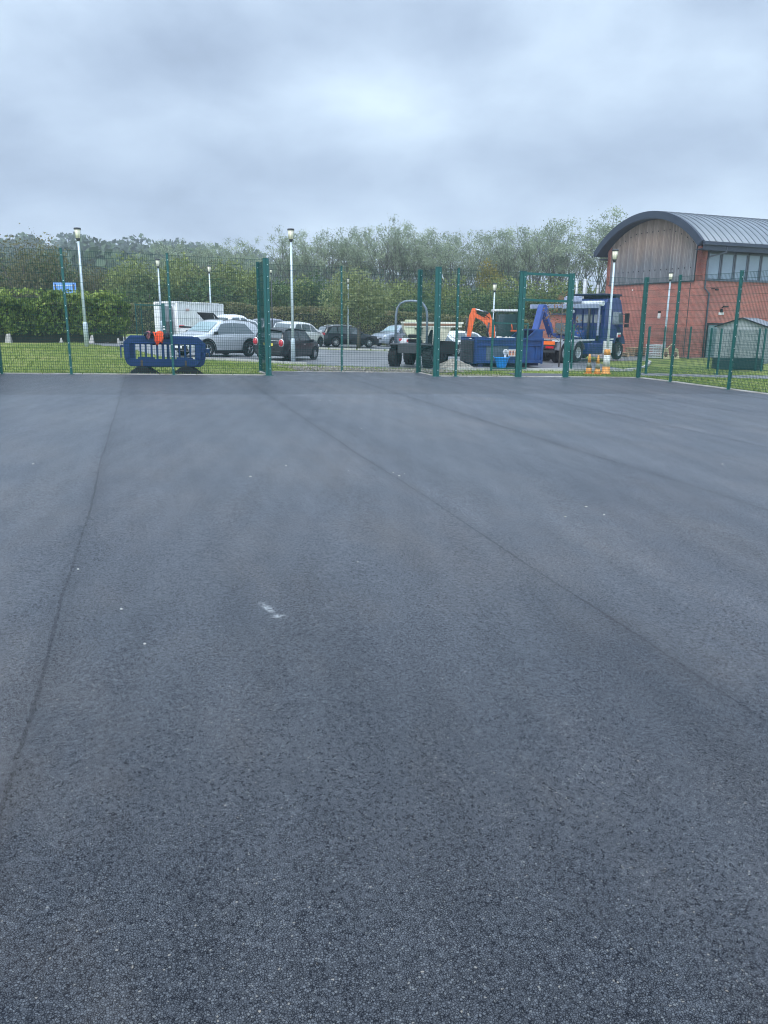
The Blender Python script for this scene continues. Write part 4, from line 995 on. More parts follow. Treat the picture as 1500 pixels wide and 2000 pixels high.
b.build('step', GREYM, t)
# hopper: swivelled across the chassis, long open rim tapering to narrow floors (its own axes, set square to the court)
hp = Matrix.Rotation(-R(68)+R(3), 4, 'Z')
def H3(x, y, z): v = hp @ Vector((x, y, 0)); return (v.x, v.y, z)
Y0_, Y1_ = .15, 1.75
def hshell(poly, mi, b):
    n = len(poly); vs = [H3(p[0], Y0_, p[1]) for p in poly]+[H3(p[0], Y1_, p[1]) for p in poly]
    b.add(vs, [tuple(range(n))[::-1], tuple(range(n, 2*n))]+[(i, (i+1) % n, n+(i+1) % n, n+i) for i in range(n-1)], mi)   # open at the top edge
b = MB()
hshell([(-.60, 1.90), (-.60, 1.70), (-.50, 1.42), (-.10, 1.07), (.05, .99), (.32, .99), (.58, 1.60), (.74, 1.60), (.76, 1.14), (1.22, 1.12), (1.52, 1.72), (1.94, 1.74), (2.0, 1.90)], 0, b)
b.add([H3(-.5, Y0_+.1, 1.80), H3(1.9, Y0_+.1, 1.80), H3(1.9, Y1_-.1, 1.80), H3(-.5, Y1_-.1, 1.80)], [(0, 1, 2, 3)], 1)
b.build('hopper', [CREAM, RUST], t)
b = MB(); q4 = [H3(-.62, Y0_, 1.90), H3(2.02, Y0_, 1.90), H3(2.02, Y1_, 1.90), H3(-.62, Y1_, 1.90)]
for a_, c_ in zip(q4, q4[1:]+q4[:1]): b.bar(a_, c_, .05, .07)
b.bar(H3(-.58, Y0_-.03, 1.72), H3(1.96, Y0_-.03, 1.74), .04, .05); b.bar(H3(.30, Y0_-.03, 1.0), H3(.60, Y0_-.03, 1.72), .03, .05)
b.build('hopper_rim', mat('pale_rim_paint', (.70, .70, .60), .55, var=.15, vs=6), t)
b = MB(); b.add([H3(p[0], yy, p[1]) for yy in (.28, 1.5) for p in ((.34, .95), (.62, 1.58), (.74, 1.58), (.78, 1.1), (1.72, 1.08), (1.76, .55), (.34, .55))], [tuple(range(7))[::-1], tuple(range(7, 14))]+[(i, (i+1) % 7, 7+(i+1) % 7, 7+i) for i in range(7)]); b.build('front_frame', BLACKP, t, bevel=.02, seg=1)
MB().box(H3(.55, Y0_-.035, 1.815), (2.35, .012, .10), M=hp).build('rusty_band', RUST, t)
b = MB(); poly = [(-.61, 1.93), (-.61, 1.66), (-.50, 1.41), (-.12, 1.07), (-.02, 1.07), (-.02, 1.93)]  # left plate of the hopper, coloured paler as its lit side
b.add([H3(p[0], Y0_-.02, p[1]) for p in poly]+[H3(p[0], Y0_-.005, p[1]) for p in poly], [tuple(range(6))[::-1], tuple(range(6, 12))]+[(i, (i+1) % 6, 6+(i+1) % 6, 6+i) for i in range(6)]); b.box(H3(-.32, Y0_-.01, 1.97), (.50, .05, .10), M=hp); b.build('hopper_lit_side', CREAM_LIT, t)
b = MB(); b.tube([H3(.92, -.15, 1.62), H3(.86, -.18, 1.45), H3(.70, -.18, 1.30)], .03, 6); b.build('tip_lever', BLACKP, t)
MB().tube([H3(.66, -.35, 1.75), H3(.63, -.38, 1.2), H3(.60, -.38, .35)], .022, 6).build('grab_rail', mat('pale_tube', (.5, .5, .42), .5), t)
# heap of soil beside it
b = MB(); r_ = np.random.default_rng(9)
n_ = 14
for i in range(n_+1):
    for j in range(n_+1):
        u, v = i/n_*2-1, j/n_*2-1; rr = math.hypot(u, v); z = max(0, 1-rr)**.8*.42+.05*r_.normal()*(rr < .95)*.5; x_, y_ = 3.05+u*1.0, 34.9+v*.9
        b.v.append((x_, y_, gz(x_, y_)+z-.04)); 
b.f = [(i*(n_+1)+j, (i+1)*(n_+1)+j, (i+1)*(n_+1)+j+1, i*(n_+1)+j+1) for i in range(n_) for j in range(n_)]; b.mi = [0]*len(b.f); b.sm = [False]*len(b.f)
tag(b.build('soil_heap', mat('mixed_spoil', (.2, .17, .13), .95, var=.5, vs=5, bump=.6, bs=20, col2=(.42, .40, .34)), None), 'low heap of pale spoil between the dumper and the blue skip', 'soil heap', kind='stuff')

# ---- hook-lift lorry
th_ = math.atan2(.73, .68); hx, hy = cos(th_), sin(th_)
# near rear wheel (second axle) at (10.4, 42.78); truck right side is the near side
ax2 = Vector((10.4, 42.78)); rgt = Vector((hy, -hx)); org = ax2-rgt*1.08        # centre of second rear axle
t = thing('hook_lift_lorry', 'dark blue hook-lift lorry with its arm reaching back to the skip', 'lorry', (org.x, org.y, gz(org.x, org.y)+.0), th_)
WR = .52
def tw(xx, s_, par, w=.3, dual=False):
    wo = wheel(xx, s_*(1.08), WR, w, s_, par, 10, CHROME, rimr=.60, dish=CHROME)
    if dual: wheel(xx, s_*.72, WR, w, s_, par, 0, DARKM, rimr=.56)
for xx, d_ in ((0, 1), (-1.38, 1), (4.75, 0)):
    for s_ in (-1, 1): tw(xx, s_, t, .29, d_)
b = MB()
for s_ in (-1, 1): b.box((1.4, s_*.42, .98), (7.4, .10, .30))
for xx in (-2.1, -.7, .8, 2.2, 3.6): b.box((xx, 0, .96), (.12, .8, .22))
b.build('chassis', mat('dark_blue_chassis', (.012, .025, .06), .5), t)
b = MB(); b.box((-2.34, 0, .95), (.12, 2.4, .24)); b.box((-2.3, 0, .62), (.08, 2.2, .12)); b.box((-2.1, .8, .75), (.5, .07, .3)); b.box((-2.1, -.8, .75), (.5, .07, .3)); b.build('rear_bar', DARKM, t)
b = MB()
for s_ in (-1, 1): b.box((-2.41, s_*.82, 1.06), (.02, .68, .18))
b.build('orange_marker_plate', ORPL, t)
for s_ in (-1, 1): MB().box((-2.41, s_*.86, .84), (.03, .46, .12)).build('tail_light', REDL, t)
for s_ in (-1, 1):
    b = MB(); 
    for xx in (0, -1.38):
        P = [(xx+cos(a_)*(WR+.10), 0, WR+sin(a_)*(WR+.10)) for a_ in np.linspace(.25, pi-.25, 9)]
        for a_, c_ in zip(P, P[1:]): b.bar((a_[0], s_*1.08, a_[2]), (c_[0], s_*1.08, c_[2]), .38, .02)
    b.build('mudguard', mat('grey_mudguard', (.16, .17, .19), .6), t)
b = MB()
for s_ in (-1, 1): b.box((.55, s_*.98, 1.16), (3.0, .10, .09)); b.box((-1.9, s_*1.0, 1.16), (.9, .10, .09))
b.build('side_rail', mat('pale_rail', (.62, .64, .64), .5), t)
for s_ in (-1, 1):
    b = MB(); b.box((1.9, s_*1.02, .70), (1.75, .42, .62)); b.build('fuel_tank', BLUE, t, bevel=.06)
    MB().box((3.25, s_*1.02, .72), (.62, .42, .60)).build('side_locker', GREYM, t, bevel=.03)
# hook arm
b = MB()
b.prism([(-1.92, 1.62), (-1.62, 1.58), (-1.55, 2.86), (-1.60, 2.98), (-1.78, 3.00), (-1.88, 2.88)][:0] or [(-1.05, 1.45), (-.78, 1.38), (-1.72, 2.92), (-1.85, 3.02), (-2.08, 3.02), (-2.15, 2.92), (-2.62, 1.72), (-2.42, 1.70), (-2.00, 2.62), (-1.90, 2.62)], -.17, .17)
b.build('hook_arm', LILAC, t, bevel=.02, seg=1)
b = MB(); b.bar((-1.0, 0, 1.42), (1.9, 0, 1.26), .30, .22); b.box((2.1, 0, 1.42), (.35, .5, .5)); b.build('tipping_frame', LILAC, t, bevel=.02, seg=1)
b = MB(); b.tube([(-.7, .25, 1.55), (1.0, .25, 1.35)], .07, 10); b.tube([(-.7, -.25, 1.55), (1.0, -.25, 1.35)], .07, 10); b.tube([(1.0, .25, 1.35), (2.0, .25, 1.25)], .045, 8, 1); b.tube([(1.0, -.25, 1.35), (2.0, -.25, 1.25)], .045, 8, 1)
b.tube([(-.1, -.55, 1.3), (.9, -.55, 1.9), (1.5, -.55, 1.2)], .02, 6)
b.build('hydraulic_ram', [GREYM, CHROME], t)
# sheeting gantry beams and roll, reaching back from the cab
b = MB(); b.bar((2.35, -.98, 3.02), (-1.55, -.98, 2.92), .10, .22); b.bar((2.35, .98, 3.02), (-1.55, .98, 2.92), .10, .22); b.bar((2.4, -1.0, 1.4), (2.4, -1.0, 3.1), .10); b.bar((2.4, 1.0, 1.4), (2.4, 1.0, 3.1), .10)
b.build('sheeting_gantry', BEAM, t, bevel=.01, seg=1)
b = MB(); b.tube([(2.42, -1.22, 3.16), (2.42, 1.22, 3.16)], .14, 14); b.build('sheet_roll', mat('rolled_net', (.60, .64, .66), .8, var=.25, vs=30), t)
b = MB(); b.box((2.15, .55, 3.38), (.5, .9, .34)); b.tube([(2.1, .1, 3.2), (2.1, .1, 3.45)], .13, 10); b.build('air_intake', BEAM, t, bevel=.06)
# cab
CX0, CX1 = 2.75, 5.05
b = MB()
prof = [(CX0, .95), (CX0, 3.20), (CX0+.15, 3.42), (CX0+1.35, 3.50), (CX0+1.75, 3.38), (CX0+1.98, 2.95), (CX1-.10, 2.35), (CX1, 1.60), (CX1, 1.05), (CX1-.12, .95), (4.75+WR*1.15, .95), (4.75+WR*.9, 1.22), (4.75, 1.32), (4.75-WR*.9, 1.22), (4.75-WR*1.15, .95)]
b.prism(prof, -1.22, 1.22); b.build('cab', BLUE, t, bevel=.09, seg=3)
b = MB()
for i, (y0, y1) in enumerate(((-.98, -.55), (-.42, .12), (.25, .62))):
    b.box((CX0-.012, (y0+y1)/2, 2.32), (.03, y1-y0, .46))
b.build('rear_window', mat('pale_reflecting_glass', (.26, .29, .30), .15), t)
b = MB()
for y_ in (-1.05, -.49, .19, .70, 1.0): b.bar((CX0-.05, y_, 1.3), (CX0-.05, y_, 2.85), .05, .05)
b.box((CX0-.05, 0, 2.84), (.05, 2.1, .05)); b.box((CX0-.05, 0, 1.9), (.05, 2.1, .04)); b.build('rear_rack', mat('dark_blue_rack', (.01, .03, .13), .5), t)
MB().lathe([(.001, -.06), (.09, -.05), (.10, 0)], 14, 'X', (CX0-.06, .78, 2.72)).build('work_lamp', WHL, t)
b = MB(); b.box((CX0+1.05, 0, 3.66), (2.05, 2.2, .10)); 
for s_ in (-1, 1): b.bar((CX0+.3, s_*1.0, 3.36), (CX0+.6, s_*1.0, 3.64), .05); b.box((CX0+1.7, s_*1.0, 3.52), (.5, .06, .28))
b.box((CX0+1.75, 0, 3.54), (.5, 2.0, .22)); b.build('roof_deflector', mat('very_dark_blue', (.008, .016, .05), .5), t, bevel=.03)
for s_ in (-1, 1):
    b = MB(); b.prism([(CX0+.85, 2.02), (CX1-.10, 2.02), (CX1-.28, 2.55), (CX0+1.85, 2.72), (CX0+.85, 2.72)], s_*1.215, s_*1.235); b.build('side_window', GLASS, t)
    b = MB(); b.box((CX1-.05, s_*1.42, 2.38), (.14, .24, .55)); b.box((CX1-.05, s_*1.42, 1.95), (.14, .24, .20)); mo = b.build('mirror', BLACKP, t, bevel=.03)
    MB().bar((CX1-.2, s_*1.2, 2.6), (CX1-.05, s_*1.4, 2.6), .04).build('mirror_arm', BLACKP, mo)
    b = MB(); b.box((CX1-.55, s_*1.20, .62), (.35, .08, .30)); b.box((CX1-1.7, s_*1.12, .55), (.4, .25, .06)); b.build('cab_step', DARKM, t)
    b = MB(); b.box((CX1-.72, s_*1.226, 1.42), (.10, .012, .26), 0); b.box((CX1-.48, s_*1.226, 1.50), (.38, .012, .10), 0); b.box((CX1-.48, s_*1.227, 1.36), (.36, .012, .12), 1); b.build('white_and_red_decal', [WPLATE, mat('red_print', (.6, .06, .06), .5)], t)
    MB().box((CX0+.75, s_*1.226, 1.20), (.80, .012, .085)).build('white_lettering', WPLATE, t)
    MB().box((CX1-.02, s_*.92, .82), (.10, .42, .20)).build('headlight', WHL, t, bevel=.03)
b = MB(); b.prism([(CX1-.02, 1.75), (CX0+2.06, 2.72), (CX0+2.04, 2.78), (CX1-.12, 2.30)][:0] or [(CX1+.005, 1.70), (CX1-.085, 2.38), (CX0+2.02, 2.90), (CX0+1.98, 2.88), (CX1-.13, 2.36), (CX1-.05, 1.70)], -1.08, 1.08); b.build('windscreen', GLASS, t)
b = MB(); b.box((CX1-.05, 0, .72), (.22, 2.42, .50)); b.box((CX1+.0, 0, 1.3), (.06, 1.7, .4), 1); b.build('front_bumper', [mat('dark_bumper', (.02, .03, .05), .5), BLACKP], t, bevel=.04)
MB().box((CX1+.07, 0, .62), (.02, .52, .11)).build('front_plate', WPLATE, t)
b = MB()
for y_ in (-.9, -.3): b.tube([(CX0-.18, y_, 1.1), (CX0-.18, y_, 3.35)], .07, 10)
b.build('exhaust_stack', DARKM, t)

# ---- traffic cones
def cone(x, y, h, label, kind=0):
    t = thing('traffic_cone', label, 'traffic cone', (x, y, gz(x, y)), .3*x, 'traffic cones by the lorry')
    if kind == 0:
        b = MB(); b.box((0, 0, .025), (.35, .35, .045)); b.build('base', CONEO, t, bevel=.01)
        b = MB(); rr = lambda z: lerp(.135, .03, z/h)
        b.lathe([(rr(.05), .05), (rr(h*.32), h*.32)], 18); b.build('cone_body', CONEO, t); b = MB(); b.lathe([(rr(h*.58), h*.58), (rr(h), h), (.001, h)], 18); b.build('cone_tip', CONEO, t)
        b = MB(); b.lathe([(rr(h*.32)+.004, h*.32), (rr(h*.58)+.004, h*.58)], 18); b.build('reflective_sleeve', CONEW if x > 8.85 else mat('grey_sleeve', (.17, .18, .13), .6), t)
    else:
        b = MB(); b.lathe([(.20, 0), (.20, .05), (.17, .07), (.155, .32)], 18); b.build('base', CONEO, t)
        b = MB(); b.lathe([(.155, .32), (.135, .80)], 18); b.build('reflective_sleeve', CONEW, t)
        b = MB(); b.lathe([(.135, .80), (.125, 1.02), (.08, 1.04)], 18); b.build('orange_band', CONEO, t)
    return t
cone(8.50, 32.6, .84, 'orange cone farther left of the pair beside the gateway post')
cone(8.76, 32.2, .80, 'orange cone standing right of the other, next to the striped cylinder')
cone(9.32, 32.96, 1.1, 'tall orange and white striped cylinder round the foot of the lamp post', 1)
b = MB(); b.box((9.42, 33.35, gz(9.4, 33.3)+1.12), (.34, .2, .50)); b.box((9.42, 33.35, gz(9.4, 33.3)+.45), (.12, .12, .9))
tag(b.build('feeder_cabinet', mat('pale_grey_cabinet', (.62, .64, .62), .5), None, bevel=.015), 'pale grey box on a stalk behind the striped cylinder', 'cabinet')

# ---- pallets, crate, boards near the gable
def pallet_stack(x, y, n, label, rz=0, name='pallet_stack'):
    t = thing(name, label, 'pallets', (x, y, gz(x, y)), rz)
    for k in range(n):
        b = MB(); z = k*.15
        for i in range(5): b.box((0, -.4+i*.2, z+.12), (1.2, .12, .025))
        for i in range(3): b.box((-.5+i*.5, 0, z+.06), (.1, .95, .09))
        b.build('pallet', WOODP, t)
pallet_stack(17.15, 53.6, 4, 'low stack of timber pallets at the foot of the brick gable', .3)
pallet_stack(15.55, 52.4, 2, 'two flat timber pallets nearer the lorry cab', .1)
b = MB()
for i in range(6): b.box((-.5+i*.2, 0, .62), (.09, .03, 1.24))
for z in (.15, .65, 1.15): b.box((0, .03, z), (1.15, .03, .09))
o = b.build('upright_pallet', WOODP, None); o.location = (15.0, 52.6, gz(15, 52.6)+.55); o.rotation_euler = (R(-8), 0, .35); tag(o, 'timber pallet leaning upright beyond the lorry cab', 'pallet')
t = thing('white_crate', 'white slatted crate beside the lamp post at the gable', 'crate', (17.45, 50.9, gz(17, 51)), .35)
b = MB()
for z in np.linspace(.05, .78, 8): b.box((0, -.36, z), (.8, .03, .05)); b.box((-.4, 0, z), (.03, .72, .05)); b.box((.4, 0, z), (.03, .72, .05)); b.box((0, .36, z), (.8, .03, .05))
for x_ in np.linspace(-.4, .4, 5): b.box((x_, -.37, .41), (.035, .03, .8))
b.build('slatted_side', mat('white_plastic', (.70, .73, .76), .5), t); MB().box((0, 0, .84), (.86, .78, .05)).build('lid', mat('white_lid', (.78, .80, .82), .5), t)
for x_, l_ in ((18.00, 'cream board with a brown mark leaning by the lamp post, left one of two'), (18.62, 'cream board with a brown mark, right one of two by the gable')):
    t = thing('warning_board', l_, 'board', (x_, 50.3, gz(x_, 50.3)), .0, 'cream boards by the gable')
    b = MB(); b.prism([(-.26, 0), (.26, 0), (.16, .58), (.06, .66), (-.06, .66), (-.16, .58)], -.02, .02); o = b.build('panel', TANB, t); o.rotation_euler = (R(-12), 0, 0)
    b = MB(); b.lathe([(.001, -.03), (.12, -.03), (.12, -.018)], 16, 'Y', (0, 0, .27)); b.v = [(v[0], v[1], (v[2]-.27)*1.5+.27) for v in b.v]; o = b.build('brown_mark', RUST, t); o.rotation_euler = (R(-12), 0, 0)
    b = MB(); b.bar((0, .22, 0), (0, .05, .6), .3, .015); b.build('rear_leg', TANB, t)
b = MB(); b.bar((18.05, 50.5, gz(18, 50.5)+.55), (18.55, 50.8, gz(18, 50.5)+.95), .05)
tag(b.build('timber_batten', TANB, None), 'short pale batten leaning above the two cream boards', 'batten')

# ------------------------------------------------------------------ buildings
def uvmap(o):
    me = o.data; uv = me.uv_layers.new(name='UVMap')
    for p in me.polygons:
        nn = p.normal
        for li in p.loop_indices:
            v = me.vertices[me.loops[li].vertex_index].co
            if abs(nn.z) > .7: uv.data[li].uv = (v.x, v.y)
            elif abs(nn.y) > abs(nn.x): uv.data[li].uv = (v.x, v.z)
            else: uv.data[li].uv = (v.y, v.z)
    return o
KX, KY = 20.2, 51.8
hall = thing('brick_hall', 'red brick hall with a curved standing seam roof and weathered timber gable', 'building', (KX, KY, gz(KX, KY)), R(22.5))
BL, BW = 30.0, 9.4; ZS = 4.92
RO = 7.6; CZ = 9.55-RO; YC = BW/2
def arc(r, a0, a1, n): return [(YC+r*sin(lerp(a0, a1, i/n)), CZ+r*cos(lerp(a0, a1, i/n))) for i in range(n+1)]
AH = math.asin((BW/2+.75)/RO); zi = lambda y, r=RO-.44: CZ+math.sqrt(max(0, r*r-(y-YC)**2))
b = MB(); b.box((BL/2, BW/2, ZS/2-.3), (BL, BW, ZS+.6)); 
ys_ = list(np.linspace(0, BW, 25))
b.prism([(0, ZS)]+[(y_, zi(y_)) for y_ in ys_]+[(BW, ZS)], .0, .30, 'YZ')
b.prism([(0, ZS)]+[(y_, zi(y_)) for y_ in ys_]+[(BW, ZS)], BL-.3, BL, 'YZ')
b.box((.25, .15, 5.9), (.5, .3, 2.0)); b.box((BL/2, BW-.15, 5.9), (BL, .3, 2.0)); uvmap(b.build('brick_wall', BRICK, hall))
b = MB(); y0, y1 = .42, BW-.42; ys2 = list(np.linspace(y0, y1, 31))
b.prism([(y0, ZS)]+[(y_, zi(y_)-.02) for y_ in ys2]+[(y1, ZS)], -.035, .0, 'YZ'); 
cl = uvmap(b.build('timber_cladding', CLAD, hall))
b = MB()
for y_ in np.linspace(.8, BW-.8, 15):
    b.box((-.045, y_, 5.75), (.03, .05, .07)); b.box((-.045, y_, min(zi(y_)-.62, 8.3)), (.03, .05, .07))
b.build('fixing_holes', BLACKP, cl)
b = MB(); b.bar((-.05, .36, ZS-.03), (-.05, BW-.36, ZS-.03), .05, .07); b.bar((-.05, .38, ZS), (-.05, .38, zi(.4)), .05, .06); b.build('cladding_trim', DARKM, hall)
# curved roof
b = MB(); ao = arc(RO, -AH, AH, 36); ai = arc(RO-.12, -AH, AH, 36)
b.v = []
for x_ in (-.68, BL+.4):
    b.v += [(x_, y_, z_) for y_, z_ in ao]+[(x_, y_, z_) for y_, z_ in ai]
n1_ = 37; o2_ = 2*n1_
for i in range(36):
    b.f += [(i, i+1, o2_+i+1, o2_+i), (n1_+i, n1_+i+1, o2_+n1_+i+1, o2_+n1_+i)]; b.mi += [0, 0]; b.sm += [True, True]
    b.f += [(i, i+1, n1_+i+1, n1_+i), (o2_+i, o2_+i+1, o2_+n1_+i+1, o2_+n1_+i)]; b.mi += [0, 0]; b.sm += [False, False]
x_ = -.2
while x_ < BL+.3:
    P = arc(RO+.02, -AH, AH, 28)
    for p, q in zip(P, P[1:]): b.bar((x_, p[0], p[1]), (x_, q[0], q[1]), .03, .05)
    x_ += .56
b.build('curved_roof', ZINC, hall)
b = MB(); P1 = arc(RO+.03, -AH, AH, 36); P2 = arc(RO-.44, -AH*.995, AH*.995, 36)
for x0, x1 in ((-.80, -.60), (BL+.35, BL+.5)):
    b = MB()
    for i in range(36):
        b.add([(x0, *P1[i]), (x0, *P1[i+1]), (x0, *P2[i+1]), (x0, *P2[i]), (x1, *P1[i]), (x1, *P1[i+1]), (x1, *P2[i+1]), (x1, *P2[i])], [(0, 1, 2, 3), (4, 5, 6, 7), (0, 1, 5, 4), (3, 2, 6, 7)]+([(0, 3, 7, 4)] if i == 0 else [])+([(1, 2, 6, 5)] if i == 35 else []))
    b.build('verge_fascia', FASC, hall)
b = MB(); P = arc(RO-.42, -AH*.995, AH*.995, 24)
for p, q in zip(P, P[1:]): b.add([(-.62, *p), (-.62, *q), (.02, *q), (.02, *p)], [(0, 1, 2, 3)])
b.build('verge_soffit', mat('dark_soffit', (.03, .04, .055), .6), hall)
ze = P1[0][1]
b = MB(); b.box((BL/2-.1, -.80, ze-.16), (BL+1.2, .16, .20)); b.box((BL/2-.1, -.68, ze-.40), (BL+1.0, .06, .34)); b.box((BL/2-.1, BW+.78, ze-.16), (BL+1.2, .16, .2)); b.build('eaves_gutter', FASC, hall, bevel=.02)
b = MB(); b.box((BL/2-.1, -.36, ze-.48), (BL+.9, .72, .05)); b.box((BL/2, BW+.36, ze-.48), (BL+.9, .72, .05)); b.box((BL/2+.2, .12, ze-.30), (BL-.6, .2, .42)); b.build('eaves_soffit', FASC, hall)
b = MB(); b.box((BL/2+.25, .22, (ZS+ze-.5)/2), (BL-.5, .1, ze-.5-ZS)); b.box((BL/2+.25, -.02, ZS+.03), (BL-.5, .16, .08)); b.build('window_band', FRAMEM, hall)
xw = .72; i = 0
while xw < 14:
    b = MB(); w_ = 1.02; z0_, z1_ = ZS+.10, ze-.62
    b.bar((xw, .12, z0_), (xw, .12, z1_), .07, .09); b.bar((xw+w_, .12, z0_), (xw+w_, .12, z1_), .07, .09)
    b.bar((xw, .12, z0_), (xw+w_, .12, z0_), .09, .08); b.bar((xw, .12, z1_), (xw+w_, .12, z1_), .09, .10)
    f_ = b.build('window', FRAMEM, hall); MB().box((xw+w_/2, .14, (z0_+z1_)/2), (w_-.06, .02, z1_-z0_-.06)).build('pane', PANE, f_)
    xw += w_+.14; i += 1
b = MB(); b.tube([(1.35, -.72, ze-.30), (1.35, -.70, ze-.62), (.55, -.12, ze-.90), (.45, -.10, ze-1.15), (.45, -.10, 4.45), (.88, -.10, 4.10), (.88, -.10, .0)], .055, 10); b.build('downpipe', FRAMEM, hall)
MB().box((-.012, .70, ZS/2-.2), (.02, .03, ZS+.1)).build('movement_joint', DARKM, hall); MB().box((9.0, -.012, ZS/2), (.02, .02, ZS-.2)).build('movement_joint', DARKM, hall)
b = MB(); b.box((1.85, -.03, 1.06), (1.35, .08, 2.14)); d_ = b.build('door', DOORG, hall); MB().box((2.35, -.10, 1.0), (.04, .06, .22)).build('handle', CHROME, d_)
b = MB(); b.box((1.85, -.04, 2.2), (1.55, .10, .09)); b.box((1.12, -.04, 1.08), (.06, .09, 2.16)); b.box((2.58, -.04, 1.08), (.06, .09, 2.16)); b.build('door_frame', BLACKP, hall)
b = MB(); b.bar((1.15, 0, 4.42), (1.15, -.28, 4.42), .05); b.box((1.25, -.34, 4.36), (.34, .14, .12), rz=.5); b.build('security_camera', BLACKP, hall)
b = MB(); b.bar((2.2, 0, 3.25), (2.2, -.3, 3.3), .05); b.box((2.15, -.36, 3.3), (.40, .10, .10)); b.box((2.1, -.1, 3.05), (.08, .14, .24)); b.build('flood_light', BLACKP, hall)
MB().box((2.15, -.03, 2.86), (.42, .04, .16)).build('white_sign', WPLATE, hall)
b = MB(); b.box((-.06, 3.3, 2.70), (.10, .16, .34)); b.build('wall_box', WPLATE, hall); MB().box((-.07, 3.3, 2.95), (.12, .20, .12)).build('wall_light', BLACKP, hall)
MB().box((-.03, 6.3, 4.5), (.05, .08, .10)).build('vent', WPLATE, hall)
b = MB(); b.box((BL/2, -.20, -.02), (BL+.6, .42, .10)); b.box((-.2, BW/2, -.02), (.42, BW, .10)); tag(b.build('gravel_margin', DIRT, hall))

# low brick outbuilding with flues, behind the lorry
ob = thing('brick_outbuilding', 'low red brick outbuilding with flue pipes, behind the blue lorry', 'building', (12.55, 60.5, gz(12.6, 60.5)), R(6))
b = MB(); b.box((3.2, 2.0, 1.25), (6.4, 4.0, 2.9)); uvmap(b.build('brick_wall', BRICK, ob))
b = MB(); b.box((3.2, 2.0, 2.76), (6.8, 4.4, .12)); b.build('roof', FASC, ob)
for x_ in (.9, 3.0, 5.0):
    f_ = MB().box((x_, -.02, 1.55), (.95, .08, 1.1)).build('window', FRAMEM, ob); MB().box((x_, -.07, 1.55), (.8, .02, .95)).build('pane', GLASS, f_)
for x_, h_, r_w in ((2.35, 5.35, .09), (3.0, 5.42, .16), (4.05, 5.0, .10)):
    MB().tube([(x_, 1.2, 2.7), (x_, 1.2, h_)], r_w, 12).build('flue_pipe', mat('pale_flue_metal', (.55, .57, .60), .5, .2), ob)

# grey garden shed and dark planter
sh = thing('garden_shed', 'grey weatherboarded shed with a pitched roof in front of the hall', 'shed', (20.35, 45.2, gz(20.8, 46)), R(-36))
SWd, SD, SE_, SA = 2.65, 3.8, 2.06, 2.50
b = MB(); n_ = 11
for i in range(n_):
    z = i*SE_/n_; b.box((0, 0, z+SE_/n_/2), (SWd, .03, SE_/n_-.008), M=Matrix.Rotation(R(-4), 4, 'X')); b.box((SWd/2, SD/2, z+SE_/n_/2), (.03, SD, SE_/n_-.008)); b.box((-SWd/2, SD/2, z+SE_/n_/2), (.03, SD, SE_/n_-.008)); b.box((0, SD, z+SE_/n_/2), (SWd, .03, SE_/n_-.008))
for y_ in (.0, SD): b.prism([(-SWd/2, SE_), (SWd/2, SE_), (0, SA)], y_-.02, y_+.02)
b.build('boarded_wall', SHEDM, sh)
b = MB()
for s_ in (-1, 1):
    p = Vector((s_*(SWd/2+.12), 0, SE_-.04)); q = Vector((0, 0, SA+.02)); c_ = (p+q)/2; ang = math.atan2(SA-SE_+.06, SWd/2+.12)*-s_
    b.box((c_.x, SD/2, c_.z+.03), ((q-p).length, SD+.3, .035), M=Matrix.Rotation(-ang if False else (math.atan2(SA-SE_+.06, SWd/2+.12)*s_), 4, 'Y'))
rf_ = b.build('pitched_roof', SLATE, sh)
b = MB()
for s_ in (-1, 1): b.bar((s_*(SWd/2+.12), -.17, SE_-.02), (0, -.17, SA+.04), .03, .07)
b.build('bargeboard', BLACKP, rf_)
b = MB(); b.box((.15, -.03, 1.0), (1.1, .05, 1.8)); b.build('shed_door', SHEDM, sh)
pl = thing('planter_box', 'long dark green slatted planter on the grass in front of the grey shed', 'planter', (17.6, 38.8, gz(17.5, 40.2)), R(-6))
b = MB()
for i in range(5):
    for y_ in (0, .8): b.box((0, y_, .07+i*.11), (2.2, .04, .095))
    for x_ in (-1.1, 1.1): b.box((x_, .4, .07+i*.11), (.04, .8, .095))
b.build('slats', mat('dark_green_paint', (.010, .045, .045), .6), pl)
MB().box((0, .4, .48), (2.1, .74, .06)).build('soil', DIRT, pl)

